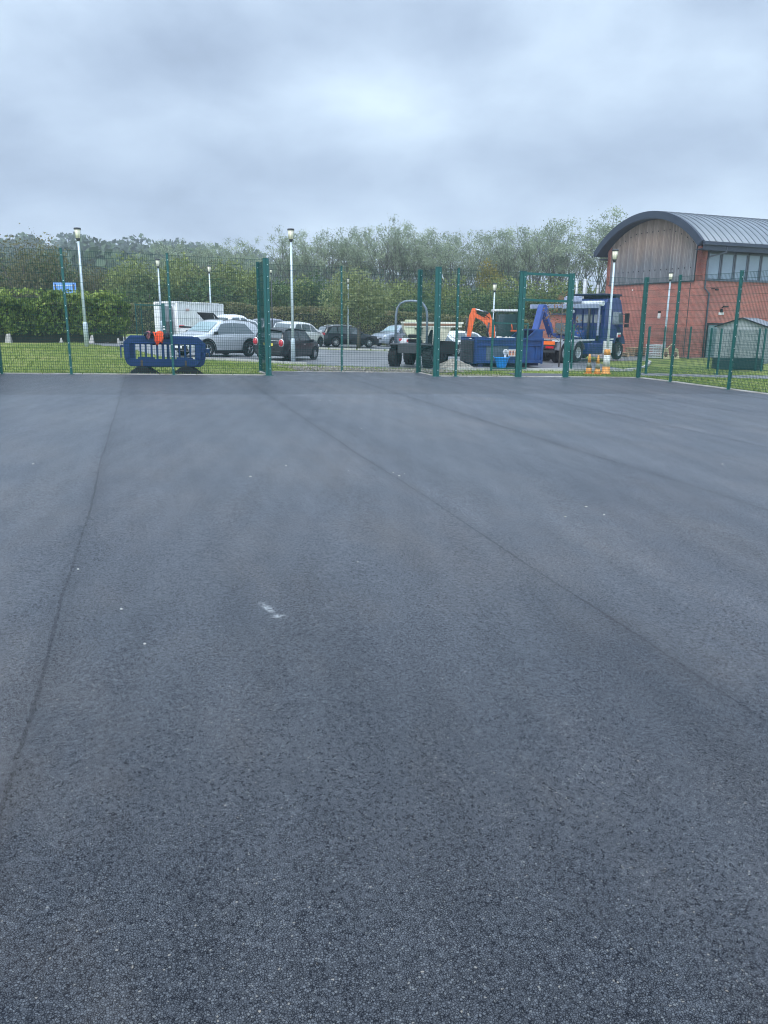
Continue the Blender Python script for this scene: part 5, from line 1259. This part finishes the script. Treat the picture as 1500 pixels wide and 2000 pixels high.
# ------------------------------------------------------------------ blue plastic barriers with jackets
def barrier(x, y, rz, label, feet=True, dz=0):
    t = thing('pedestrian_barrier', label, 'barrier', (x, y, gz(x, y)+dz), rz, 'blue plastic barriers')
    t.rotation_euler = (0, math.atan(.018)*1, rz)
    b = MB(); th = .022
    b.prism([(-1.0, .77), (-.98, .82), (-.82, .985), (.80, .985), (.995, .80), (1.0, .77)], -th, th)
    b.prism([(-.98, .38), (-.94, .26), (-.84, .18), (.84, .18), (.94, .26), (.98, .38)], -th, th)
    b.prism([(-1.0, .77), (-.98, .38), (-.84, .38), (-.85, .77)], -th, th); b.prism([(1.0, .77), (.98, .38), (.84, .38), (.85, .77)], -th, th)
    k = 11
    for i in range(k):
        xx = lerp(-.72, .72, i/(k-1)); b.box((xx, 0, .575), (.046 if i % 2 else .036, th*1.6, .42))
    b.box((0, 0, .575), (.07, th*1.8, .42))
    for xx in (-.5, .5): b.box((xx, 0, .40), (.30, th*1.8, .06))
    b.build('barrier_panel', BARR, t, bevel=.008, seg=1)
    b = MB()
    for xx in (-1, 1): b.bar((-.9, -.024, .955) if xx < 0 else (-.78, -.024, .80), (.78, -.024, .955) if xx < 0 else (.9, -.024, .80), .008, .008)
    b.build('moulded_rib', mat('lighter_blue_plastic', (.03, .10, .36), .4), t)
    b = MB(); b.box((1.05, 0, .62), (.10, .03, .10)); b.box((1.09, 0, .55), (.03, .03, .2)); b.build('coupling_hook', BARR, t); b = MB(); b.box((-1.04, 0, .70), (.08, .03, .05)); b.box((-1.07, 0, .55), (.03, .03, .3)); b.build('coupling_hook', BARR, t)
    if feet:
        for xx in (-.56, .58):
            b = MB(); b.add([(xx-.34, -.14, 0), (xx+.34, -.14, 0), (xx+.34, .14, 0), (xx-.34, .14, 0), (xx-.09, -.06, .19), (xx+.09, -.06, .19), (xx+.09, .06, .19), (xx-.09, .06, .19)], [(0, 1, 2, 3), (4, 5, 6, 7), (0, 1, 5, 4), (1, 2, 6, 5), (2, 3, 7, 6), (3, 0, 4, 7)])
            b.build('rubber_foot', RUB, t, bevel=.015); MB().box((xx, 0, .22), (.055, .05, .24)).build('foot_peg', mat('brown_peg', (.12, .09, .06), .8), t)
    return t
RB_ = R(20)
b1 = barrier(-5.96, 20.95, RB_, 'blue plastic barrier in front, with black rubber feet and jackets over its top')
barrier(-5.96+.144*cos(RB_)-.13*sin(RB_), 20.95+.144*sin(RB_)+.13*cos(RB_), RB_+R(.4), 'second blue plastic barrier leaning close behind the front one', dz=-.02)
def drape(name, label, cat, m, u0, u1, front, back, seed, amp=.03, thick=.05, taper=.0):
    r = np.random.default_rng(seed); nu, nv = 16, 22; ph = r.random(6)*6; b = MB(); T = front+back+.16
    for i in range(nu+1):
        fu = i/nu
        fr = front*(1-.22*abs(sin(ph[0]+fu*5))-taper*abs(fu-.5)); bk = back
        for j in range(nv+1):
            v = -fr+(fr+bk+.12)*j/nv
            if v < 0: yy, z = -thick-.03*sin(v*9+ph[2]), 1.0+v
            elif v < .12: a_ = v/.12*pi; yy, z = -thick*cos(a_), 1.0+thick*.8*sin(a_)
            else: yy, z = thick, 1.0-(v-.12)
            w_ = amp*(sin(fu*9+ph[1]+v*4)+.6*sin(fu*17+ph[3]-v*7)+.5*sin(v*14+ph[4])); wd = 1-taper*max(0, -v/front)*.8
            uc = (u0+u1)/2; uu = uc+(lerp(u0, u1, fu)-uc)*wd+.012*sin(v*20+ph[5])
            b.v.append((uu, yy+w_*(1 if yy < 0 else -.3)-.0, z+amp*.6*sin(fu*7+ph[2]+v*3)))
    b.f = [(i*(nv+1)+j, (i+1)*(nv+1)+j, (i+1)*(nv+1)+j+1, i*(nv+1)+j+1) for i in range(nu) for j in range(nv)]; b.mi = [0]*len(b.f); b.sm = [True]*len(b.f)
    o = b.build(name, m, None); o.location = b1.location; o.rotation_euler = b1.rotation_euler
    md = o.modifiers.new('thickness', 'SOLIDIFY'); md.thickness = .012
    tag(o, label, cat); return o
drape('work_jacket', 'dark navy jacket bundled over the blue barrier, left of the orange one', 'jacket', NAVY, -.46, -.16, .12, .25, 2, .03, .09)
drape('high_visibility_jacket', 'bright orange high visibility jacket thrown over the blue barrier', 'jacket', HIVIS, -.23, .03, .27, .25, 5, .035, .12, .35)
drape('dark_bag', 'black bag hanging over the barrier, right of the orange jacket', 'bag', NAVY, .0, .17, .10, .2, 8, .02, .08)
drape('checked_scarf', 'red and white cloth hanging low from the navy jacket on the barrier', 'cloth', PINK, -.40, -.31, .12, .05, 11, .02, .13, .3)

# blue sign back above the left hedge
t = thing('road_sign', 'back of a pale blue sign board on two posts above the left hedge', 'sign', (-19.35, 47.6, gz(-19, 47.6)))
MB().box((.2, 0, 2.72), (1.36, .03, .98)).build('sign_panel', SIGNB, t, bevel=.02)
b = MB(); b.box((.2, -.03, 3.05), (1.3, .03, .05)); b.box((.2, -.03, 2.45), (1.3, .03, .05)); b.build('rail', GALV, t)
for x_ in (-.34, .74): MB().tube([(x_, -.06, 0), (x_, -.06, 3.15)], .035, 8).build('sign_post', DARKM, t)

# ------------------------------------------------------------------ hedges
def hedge(name, label, pts, w, hs, n, size, m, seed, gap=.0, bump=.25, stems=True):
    """pts: centre line; hs: heights at those points; leaves over and inside a long box with an uneven skin"""
    r = np.random.default_rng(seed); P = np.array(pts, float); d = np.sqrt(((P[1:]-P[:-1])**2).sum(1)); S = np.concatenate([[0], d.cumsum()]); Lh = S[-1]
    s = r.random(n)*Lh; x = np.interp(s, S, P[:, 0]); y = np.interp(s, S, P[:, 1]); h = np.interp(s, S, hs)
    wob = bump*(np.sin(s*.9+seed)*.4+np.sin(s*2.3+1)*.3+np.sin(s*5.1+2)*.2)
    face = r.random(n); v = r.random(n)
    tt = w/2*(1-.25*r.random(n)**2*1.0); off = np.where(face < .42, -tt, np.where(face < .50, tt, (r.random(n)-.5)*w))
    zt = (h+wob*.7)*np.where(face < .50, v, 1-.10*r.random(n)**1.5)
    off += np.where(face < .5, np.sin(s*3.7+v*6)*.10*bump/.25, 0)+.05*r.normal(size=n)
    edge = np.clip((zt/(h+.01)-.82)/.18, 0, 1); off *= 1-.28*edge**2
    endr = np.clip(np.minimum(s, Lh-s)/.7, 0, 1); off *= .55+.45*endr; zt *= .86+.14*endr
    k = zt > gap*(.8+.5*r.random(n)); x, y, off, zt, s = x[k], y[k], off[k], zt[k], s[k]
    dx = np.gradient(np.interp(np.arange(0, Lh+.01, .5), S, P[:, 0])); dirx = (P[-1]-P[0])/np.linalg.norm(P[-1]-P[0]); nrm = np.array([-dirx[1], dirx[0]])
    X_ = x+nrm[0]*off; Y_ = y+nrm[1]*off; Z_ = gza(X_, Y_)+zt
    ns = len(X_)//25; kk = r.choice(len(X_), ns); top = np.interp(s[kk], S, hs)
    X_ = np.concatenate([X_, X_[kk]]); Y_ = np.concatenate([Y_, Y_[kk]]); Z_ = np.concatenate([Z_, gza(X_[kk], Y_[kk])+top*(1.0+.07*r.random(ns)*bump/.25)])
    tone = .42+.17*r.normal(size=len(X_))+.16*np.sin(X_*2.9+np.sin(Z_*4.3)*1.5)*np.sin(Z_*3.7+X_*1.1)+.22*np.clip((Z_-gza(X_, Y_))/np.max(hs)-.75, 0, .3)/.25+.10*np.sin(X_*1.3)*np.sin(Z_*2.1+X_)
    V, t_ = quads(np.stack([X_, Y_, Z_], 1), size, tone, seed=seed)
    t = thing(name, label, 'hedge'); np_mesh('foliage', V, t_, m, t)
    b = MB(); k = int(Lh/.55)
    for i in range(k):
        ss_ = Lh*(i+.5)/k+.1*r.normal(); px_ = np.interp(ss_, S, P[:, 0]); py_ = np.interp(ss_, S, P[:, 1])+.2*r.normal(); g = gz(px_, py_); hh = np.interp(ss_, S, hs)*.8
        b.tube([(px_, py_, g-.05), (px_+.1*r.normal(), py_, g+hh*.5), (px_+.2*r.normal(), py_+.1*r.normal(), g+hh)], [.05, .035, .015], 5, cap=False)
    if stems: b.build('stems', BARK, t)
    # solid dark core: the shade inside the hedge put into its colour
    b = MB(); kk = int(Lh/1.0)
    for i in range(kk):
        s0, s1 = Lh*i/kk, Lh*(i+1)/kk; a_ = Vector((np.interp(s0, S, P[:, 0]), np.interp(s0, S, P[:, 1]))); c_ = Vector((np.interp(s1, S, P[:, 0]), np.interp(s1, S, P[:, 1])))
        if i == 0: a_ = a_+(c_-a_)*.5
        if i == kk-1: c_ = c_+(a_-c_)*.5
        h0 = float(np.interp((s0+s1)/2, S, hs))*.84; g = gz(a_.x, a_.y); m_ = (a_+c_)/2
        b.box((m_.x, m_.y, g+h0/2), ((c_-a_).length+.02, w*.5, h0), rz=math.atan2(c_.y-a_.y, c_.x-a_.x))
    b.build('inner_shade_core', mat('hedge_core_shade', (.035, .042, .022), .95, var=.5, vs=8), t)
    return t
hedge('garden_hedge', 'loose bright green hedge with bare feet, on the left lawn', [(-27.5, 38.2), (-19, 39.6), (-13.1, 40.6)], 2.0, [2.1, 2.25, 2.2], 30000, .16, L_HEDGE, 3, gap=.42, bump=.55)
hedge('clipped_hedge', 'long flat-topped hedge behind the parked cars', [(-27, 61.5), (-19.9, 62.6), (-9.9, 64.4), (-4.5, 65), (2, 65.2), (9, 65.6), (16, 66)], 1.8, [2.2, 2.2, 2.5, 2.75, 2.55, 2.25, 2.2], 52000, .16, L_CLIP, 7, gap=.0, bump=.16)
for i, (x_, y_, s_) in enumerate(((-18.4, 38.35, .30), (-16.0, 38.75, .18), (-14.6, 39.05, .28), (-13.35, 39.3, .20))):
    b = MB(); r_ = np.random.default_rng(i); 
    bm_ = [(-.5, -.4, 0), (.5, -.4, 0), (.5, .4, 0), (-.5, .4, 0), (-.2, -.2, 1), (.25, -.15, .9), (.2, .2, 1.05), (-.15, .2, .95)]
    b.add([(p[0]*s_+.03*r_.normal(), p[1]*s_, p[2]*s_*1.5) for p in bm_], [(0, 1, 2, 3), (4, 5, 6, 7), (0, 1, 5, 4), (1, 2, 6, 5), (2, 3, 7, 6), (3, 0, 4, 7)])
    o = b.build('pale_stone', CONC, None, bevel=.03); ground_at(o, x_, y_, -.03)
    tag(o, ['large pale stone under the left hedge, farthest left', 'small narrow pale stone under the left hedge, second from left', 'pale pointed stone under the hedge just left of the lamp post', 'squat pale stone at the right end of the left hedge'][i], 'stone', 'pale stones under the left hedge')
b = MB(); b.bar((-14.3, 40.0, gz(-14.3, 40)+.07), (-10.4, 40.4, gz(-10.4, 40.4)+.07), .12, .14); tag(b.build('timber_kerb', mat('weathered_rail', (.5, .5, .48), .8), None), 'pale low rail between the left hedge and the blue barriers', 'rail')

# ------------------------------------------------------------------ trees and shrubs
def place(src, x, y, s, sz, rz, label, cat, group, first=False):
    o = src if first else copy_tree(src)
    o.location = (x, y, groundz(x, y)-.05); o.scale = (s, s, sz); o.rotation_euler = (0, 0, rz); tag(o, label, cat, group); return o
def make_tree(fn, name):
    t = thing(name, None, None); fn(t); return t
bpy.context.view_layer.update()
AIR = [make_tree(lambda t, k=k: limb_tree(11, .9+.1*(k % 3), 20+k, None, L_AIRY, 3300, .18, base=.58, stems=3+k % 2, parent=t), 'slender_tree') for k in range(6)]
spots = [(-14.9, 86, 9.6), (-13.0, 88, 9.9), (-10.9, 85, 10.6), (-9.2, 87, 11.0), (-7.4, 84, 10.9), (-5.4, 86, 10.7), (-3.0, 85, 11.3), (-1.0, 87, 11.9), (.8, 84, 12.1), (2.0, 88, 12.3), (3.6, 85, 11.6), (5.4, 87, 11.4), (7.4, 84, 11.1),
         (9.6, 86, 10.9), (11.6, 85, 10.9), (13.3, 87, 12.0), (14.9, 85, 12.4), (16.8, 84, 12.6), (18.6, 87, 12.9), (20.6, 85, 12.4), (22.4, 86, 13.1), (23.8, 84, 13.8), (25.6, 87, 13.4), (28.0, 86, 13.0), (10.6, 84, 11.3), (8.6, 88, 11.3), (-6.4, 88, 11.0), (4.5, 84, 11.4), (12.4, 84, 11.8), (-.2, 85, 11.7), (-2.0, 84, 11.3), (17.8, 85, 12.6),
         (-31.0, 104, 9.8), (-29.0, 107, 10.6), (-27.0, 104, 11.4), (-24.6, 106, 11.2), (-22.4, 104, 10.4), (-20.2, 106, 9.6), (-33.5, 106, 9.0)]
for i, (x_, y_, h_) in enumerate(spots):
    k = i % 6; lf = x_ < -18
    place(AIR[k], x_, y_, h_/11*(1.0 if i % 2 else .92), h_/11, i*2.1, 'grey-green airy tree in the hazy clump at far left behind the shrubs' if lf else 'slender airy tree in the grey-green row behind the shrubs', 'tree', 'airy trees, left clump' if lf else 'airy trees along the skyline', first=i < 6)
def bushes(src_list, items, label, group, cat='shrub'):
    for i, (x_, y_, h_, w_) in enumerate(items):
        k = i % len(src_list); first = i < len(src_list)
        o = place(src_list[k], x_, y_, w_, h_, i*1.7, label, cat, group, first=first)
def mk_bush(m, seed, n=6500, size=.21):
    t = thing('shrub', None, None)
    b = MB(); r = np.random.default_rng(seed)
    for k in range(5):
        a_ = k*1.26; b.tube([(0, 0, -.02), (.10*cos(a_), .10*sin(a_), .3), (.24*cos(a_), .24*sin(a_), .66)], [.02, .014, .006], 5, cap=False)
    b.build('trunk', BARK, t)
    bush_mesh(1.0, 1.0, seed, n, size/6, m, parent=t); return t
D_ = [mk_bush(L_DARK, 40), mk_bush(L_DARK, 41)]; O_ = [mk_bush(L_OLIVE, 42), mk_bush(L_OLIVE, 43)]; BR_ = [mk_bush(L_BROWN, 44, 9000, .15), mk_bush(L_BROWN, 45, 9000, .15)]
bushes(D_, [(-34, 70, 6.0, 8), (-28.9, 70, 7.0, 5.6), (-24.5, 74, 5.5, 7), (-16, 70.5, 5.2, 8), (-10.5, 71, 5.3, 7.5), (-6.6, 74, 6.1, 6.5), (-3.0, 71, 5.2, 7), (3.2, 71, 4.6, 7), (7.4, 70, 5.1, 7.5), (12.0, 71, 5.3, 7.5), (16.5, 73, 5.6, 7), (20.5, 72, 5.0, 7), (-21, 69, 4.9, 7), (24, 74, 5, 7)], 'dark green shrub in the thicket behind the clipped hedge', 'dark shrubs in the thicket')
bushes(O_, [(-22.6, 71.5, 6.6, 6.8), (-19.0, 73, 6.9, 7), (-14.4, 74, 6.6, 7), (-12.2, 73, 5.9, 5.6), (-8.6, 73.5, 5.6, 6.2), (-.4, 75, 5.6, 6.5), (2.2, 76, 5.8, 6.5), (5.4, 75, 6.3, 6.5), (10.2, 74.5, 6.2, 6.5), (14.4, 75, 6.4, 6.5), (18.5, 75.5, 6.2, 6)], 'olive green shrub rising from the thicket behind the hedge', 'olive shrubs in the thicket')
bushes(BR_, [(-31.0, 69, 8.2, 7.5), (-27.2, 73, 6.4, 6.0), (-17.0, 76, 6.8, 6), (-35, 64, 6.6, 8), (13.2, 71.5, 4.6, 4)], 'brownish green leafy shrub in the thicket', 'brownish shrubs in the thicket')
yt = thing('yellowing_tree', 'small yellowing tree against the slender trees, above the excavator', 'tree', (10.45, 81, gz(10, 81)-.05))
bt = MB(); bt.tube([(0, 0, 0), (.1, 0, 4), (0, .1, 7)], [.12, .08, .03], 6); bt.build('trunk', BARK, yt)
cr = bush_mesh(4.2, 3.9, 51, 1500, .24, L_YEL, lobes=7, parent=yt, name='crown'); cr.location = (0, 0, 4.2)
rt = thing('round_tree', 'small round leafy tree on the grass strip in front of the black estate car', 'tree', (-1.85, 53.5, gz(-1.9, 53.5)-.03))
bt = MB(); bt.tube([(0, 0, 0), (.03, 0, 1.1), (.0, .03, 1.9)], [.14, .11, .09], 10)
r_ = np.random.default_rng(77)
for k in range(7):
    a_ = k*.9+.3*r_.random(); L2_ = 1.3+.8*r_.random(); bt.tube([(0, 0, 1.5+.08*k), (cos(a_)*.5, sin(a_)*.5, 2.2+.1*k), (cos(a_)*L2_, sin(a_)*L2_, 3.0+.2*k)], [.05, .035, .015], 6, cap=False)
bt.build('trunk', BARK, rt)
cr = bush_mesh(4.0, 4.7, 52, 9500, .15, L_ROUND, lobes=18, parent=rt, name='crown'); cr.location = (0, 0, 1.45)
stt = thing('young_sapling', 'thin young tree with orange-brown leaves by the gateway, in front of the lorry', 'tree', (8.35, 37.6, gz(8.3, 37.6)))
r_ = np.random.default_rng(8); bt = MB(); bt.tube([(0, 0, 0), (.02, 0, 1.5), (-.02, 0, 3.4)], [.035, .028, .01], 6); tips = []
for k in range(13):
    a_ = r_.random()*6.28; z = 1.2+1.9*k/12; l_ = 1.0-.5*k/12; q_ = (cos(a_)*l_, sin(a_)*l_*.7, z+.35); bt.tube([(0, 0, z), q_], [.014, .004], 4, cap=False)
    for f_ in np.linspace(.35, 1.05, 6): tips.append((q_[0]*f_, q_[1]*f_, z+.35*f_))
bt.build('trunk', BARK, stt)
T_ = np.array(tips); k_ = r_.choice(len(T_), 330); P_ = T_[k_]+r_.normal(size=(330, 3))*.09; V, t_ = quads(P_, .10, .5+.2*r_.normal(size=330), seed=4)
np_mesh('crown', V, t_, L_RUST, stt)

# distant wooded hillside: one far-off mass
r_ = np.random.default_rng(12); PP = []; TT = []; SS = []
for i in range(820):
    y_ = 330+150*r_.random(); x_ = -330+520*r_.random()
    if i >= 620: y_ = 150+200*r_.random(); x_ = -40-y_*.62*r_.random()
    if i < 240: y_ = 400+60*r_.random(); x_ = -300+330*r_.random()
    R_ = 4+7.5*r_.random()**2; n_ = 190; d_ = r_.normal(size=(n_, 3)); d_ /= np.linalg.norm(d_, axis=1, keepdims=True); d_[:, 2] = abs(d_[:, 2])*1.0-.2
    PP.append(np.array([x_, y_, groundz(x_, y_)+R_*.55])+d_*np.array([R_, R_, R_*.95])*(.85+.2*r_.random((n_, 1)))); TT.append(.4+.25*(r_.random()-.5)+.12*r_.normal(size=n_))
PP = np.concatenate(PP); TT = np.concatenate(TT); V, t_ = quads(PP, 2.1, TT, seed=9, asp=.8)
wd = np_mesh('woodland', V, t_, L_FAR); tag(wd, 'far-off wooded hillside fading blue in the haze', 'woodland', kind='stuff')

# grass tufts on the lawns outside the fence
r_ = np.random.default_rng(31); n_ = 60000
x_ = r_.uniform(-16, 17, n_); y_ = r_.uniform(19, 40, n_)
def inside_court(x, y):
    dx, dy = x-C0.x, y-C0.y; tb = dx*BV.x+dy*BV.y; ta = dx*AV.x+dy*AV.y
    a_ = (tb > -.05) & (ta < .3) & (ta > -18.4); dx2, dy2 = x-RB.x, y-RB.y
    a2 = (dx2*BV.x+dy2*BV.y > -.05) & (dx2*AV.x+dy2*AV.y < .05) & (dx2*AV.x+dy2*AV.y > -4.95) & (tb < .1)
    return a_ | a2
def inside_poly(x, y, poly):
    r = np.ones(len(x), bool); s_ = None
    A = sum(poly[i][0]*poly[(i+1) % len(poly)][1]-poly[(i+1) % len(poly)][0]*poly[i][1] for i in range(len(poly)))
    for i in range(len(poly)):
        p, q = poly[i], poly[(i+1) % len(poly)]; c_ = (q[0]-p[0])*(y-p[1])-(q[1]-p[1])*(x-p[0]); r &= (c_ > 0) if A > 0 else (c_ < 0)
    return r
bad = inside_court(x_, y_)
for poly in ([(-13.0, 36.1), (-8.4, 33.6), (-3.4, 34.0), (11.3, 39.2), (12.6, 50.8), (-19, 51.5), (-18, 42.5)], [(2.6, 33.0), (11.5, 35.9), (11.3, 39.2), (-2.0, 34.48), (-3.2, 33.7)],
             [(G_L.x, G_L.y), (G_R.x, G_R.y), (7.9, 32.6), (4.5, 31.8), (3.9, 28)], [(10.6, 32.3), (11.2, 34.7), (40, 34.9), (40, 32.2)], [(11.3, 36.9), (13.2, 41.5), (13.4, 46), (18.8, 50.6), (16.0, 62), (12.6, 50.8)]): bad |= inside_poly(x_, y_, poly)
gv = inside_poly(x_, y_, [tuple(RB+Vector((.6, .15))), tuple(R0+Vector((1.2, .15))), (-4.2, 28.5), (-2.6, 31.6), (2.5, 31.8), (3.0, 26.5)]) & (r_.random(n_) < .75)
k_ = ~(bad | gv); x_, y_ = x_[k_], y_[k_]; n_ = len(x_); h_ = .03+.05*r_.random(n_); a_ = r_.random(n_)*6.28; w_ = .012
z_ = gza(x_, y_)-.015; lx, ly = .03*np.cos(a_*3), .03*np.sin(a_*3)
A_ = np.stack([x_-np.cos(a_)*w_, y_-np.sin(a_)*w_, z_], 1); B_ = np.stack([x_+np.cos(a_)*w_, y_+np.sin(a_)*w_, z_], 1)
C_ = np.stack([x_+np.cos(a_)*w_*.3+lx, y_+np.sin(a_)*w_*.3+ly, z_+h_], 1); D_2 = np.stack([x_-np.cos(a_)*w_*.3+lx, y_-np.sin(a_)*w_*.3+ly, z_+h_], 1)
L_GR = leaf_mat('grass_blades', (.08, .12, .03), (0.189, 0.270, 0.061), (0.365, 0.378, 0.149), .3)
gr = np_mesh('grass', np.stack([A_, B_, C_, D_2], 1).reshape(-1, 3), np.repeat(.5+.2*r_.normal(size=n_), 4), L_GR); tag(gr, 'short tufted grass outside the court fence', 'grass', kind='stuff')
# stones scattered on the gravelly verge
n_ = 2600; r_ = np.random.default_rng(4); x_ = r_.uniform(-4.3, 3.2, n_); y_ = r_.uniform(23.0, 31.8, n_)
k_ = inside_poly(x_, y_, [tuple(RB+Vector((.6, .15))), tuple(R0+Vector((1.2, .15))), (-4.2, 28.5), (-2.6, 31.6), (2.5, 31.8), (3.0, 26.5)]); x_, y_ = x_[k_], y_[k_]; b = MB()
for X1, Y1 in zip(x_, y_):
    s_ = .02+.05*r_.random()**2; g = gz(X1, Y1); a_ = r_.random()*6
    b.add([(X1+cos(a_)*s_, Y1+sin(a_)*s_, g-.01), (X1+cos(a_+2)*s_, Y1+sin(a_+2)*s_, g-.01), (X1+cos(a_+4)*s_, Y1+sin(a_+4)*s_, g-.01), (X1, Y1, g+s_*1.1)], [(0, 1, 3), (1, 2, 3), (2, 0, 3)])
st = b.build('loose_stones', mat('verge_stones', (.22, .20, .17), .9, var=.5, vs=7, col2=(.45, .42, .37)), None); tag(st, 'loose stones on the rough verge behind the set-back mesh', 'stones', kind='stuff')
# little scraps on the court
FLECKS = [(-0.34, 11.18), (-1.06, 8.12), (-0.38, 7.94), (0.21, 7.86), (-1.89, 4.52), (-1.41, 3.88), (-0.17, 4.82), (1.78, 6.58), (1.86, 6.3), (-3.64, 7.84), (-1.33, 7.5), (-0.89, 10.92), (0.09, 7.9), (0.15, 7.74), (4.01, 8.98), (-1.15, 3.44), (1.51, 6.2), (0.79, 13.5), (5.21, 14.54), (2.19, 16.32), (-1.26, 14.96), (-1.06, 14.92)]
for i, (x1, y1) in enumerate(FLECKS):
    r_ = np.random.default_rng(i); s_ = .003+.005*r_.random(); b = MB(); n_ = 6
    if y1 > 13: s_ *= 1.5
    if y1 < 5: s_ *= .6
    P = [(x1+cos(k*1.05)*s_*(.6+.8*r_.random())*1.6, y1+sin(k*1.05)*s_*(.5+.7*r_.random())) for k in range(n_)]
    vs = [(p[0], p[1], gz(*p)+.005) for p in P]+[(p[0], p[1], gz(*p)+.011) for p in P]
    b.add(vs, [tuple(range(n_))[::-1], tuple(range(n_, 2*n_))]+[(k, (k+1) % n_, n_+(k+1) % n_, n_+k) for k in range(n_)])
    tag(b.build('paper_scrap', mat('pale_scrap', (.50, .49, .45), .8), None), 'tiny pale scrap lying on the new asphalt', 'scrap', 'tiny pale scraps on the court')
# ------------------------------------------------------------------ haze
hz = MB().box((0, 300, 45), (1420, 740, 98)); 
hm = bpy.data.materials.new('haze'); hm.use_nodes = True; hm.node_tree.nodes.clear()
pv = hm.node_tree.nodes.new('ShaderNodeVolumePrincipled'); ho = hm.node_tree.nodes.new('ShaderNodeOutputMaterial'); hm.node_tree.links.new(pv.outputs[0], ho.inputs['Volume'])
pv.inputs['Color'].default_value = (.80, .88, .97, 1); pv.inputs['Density'].default_value = .0011; pv.inputs['Anisotropy'].default_value = .2
tag(hz.build('haze', hm, None), 'thin pale morning haze over the whole site', 'haze', kind='stuff')
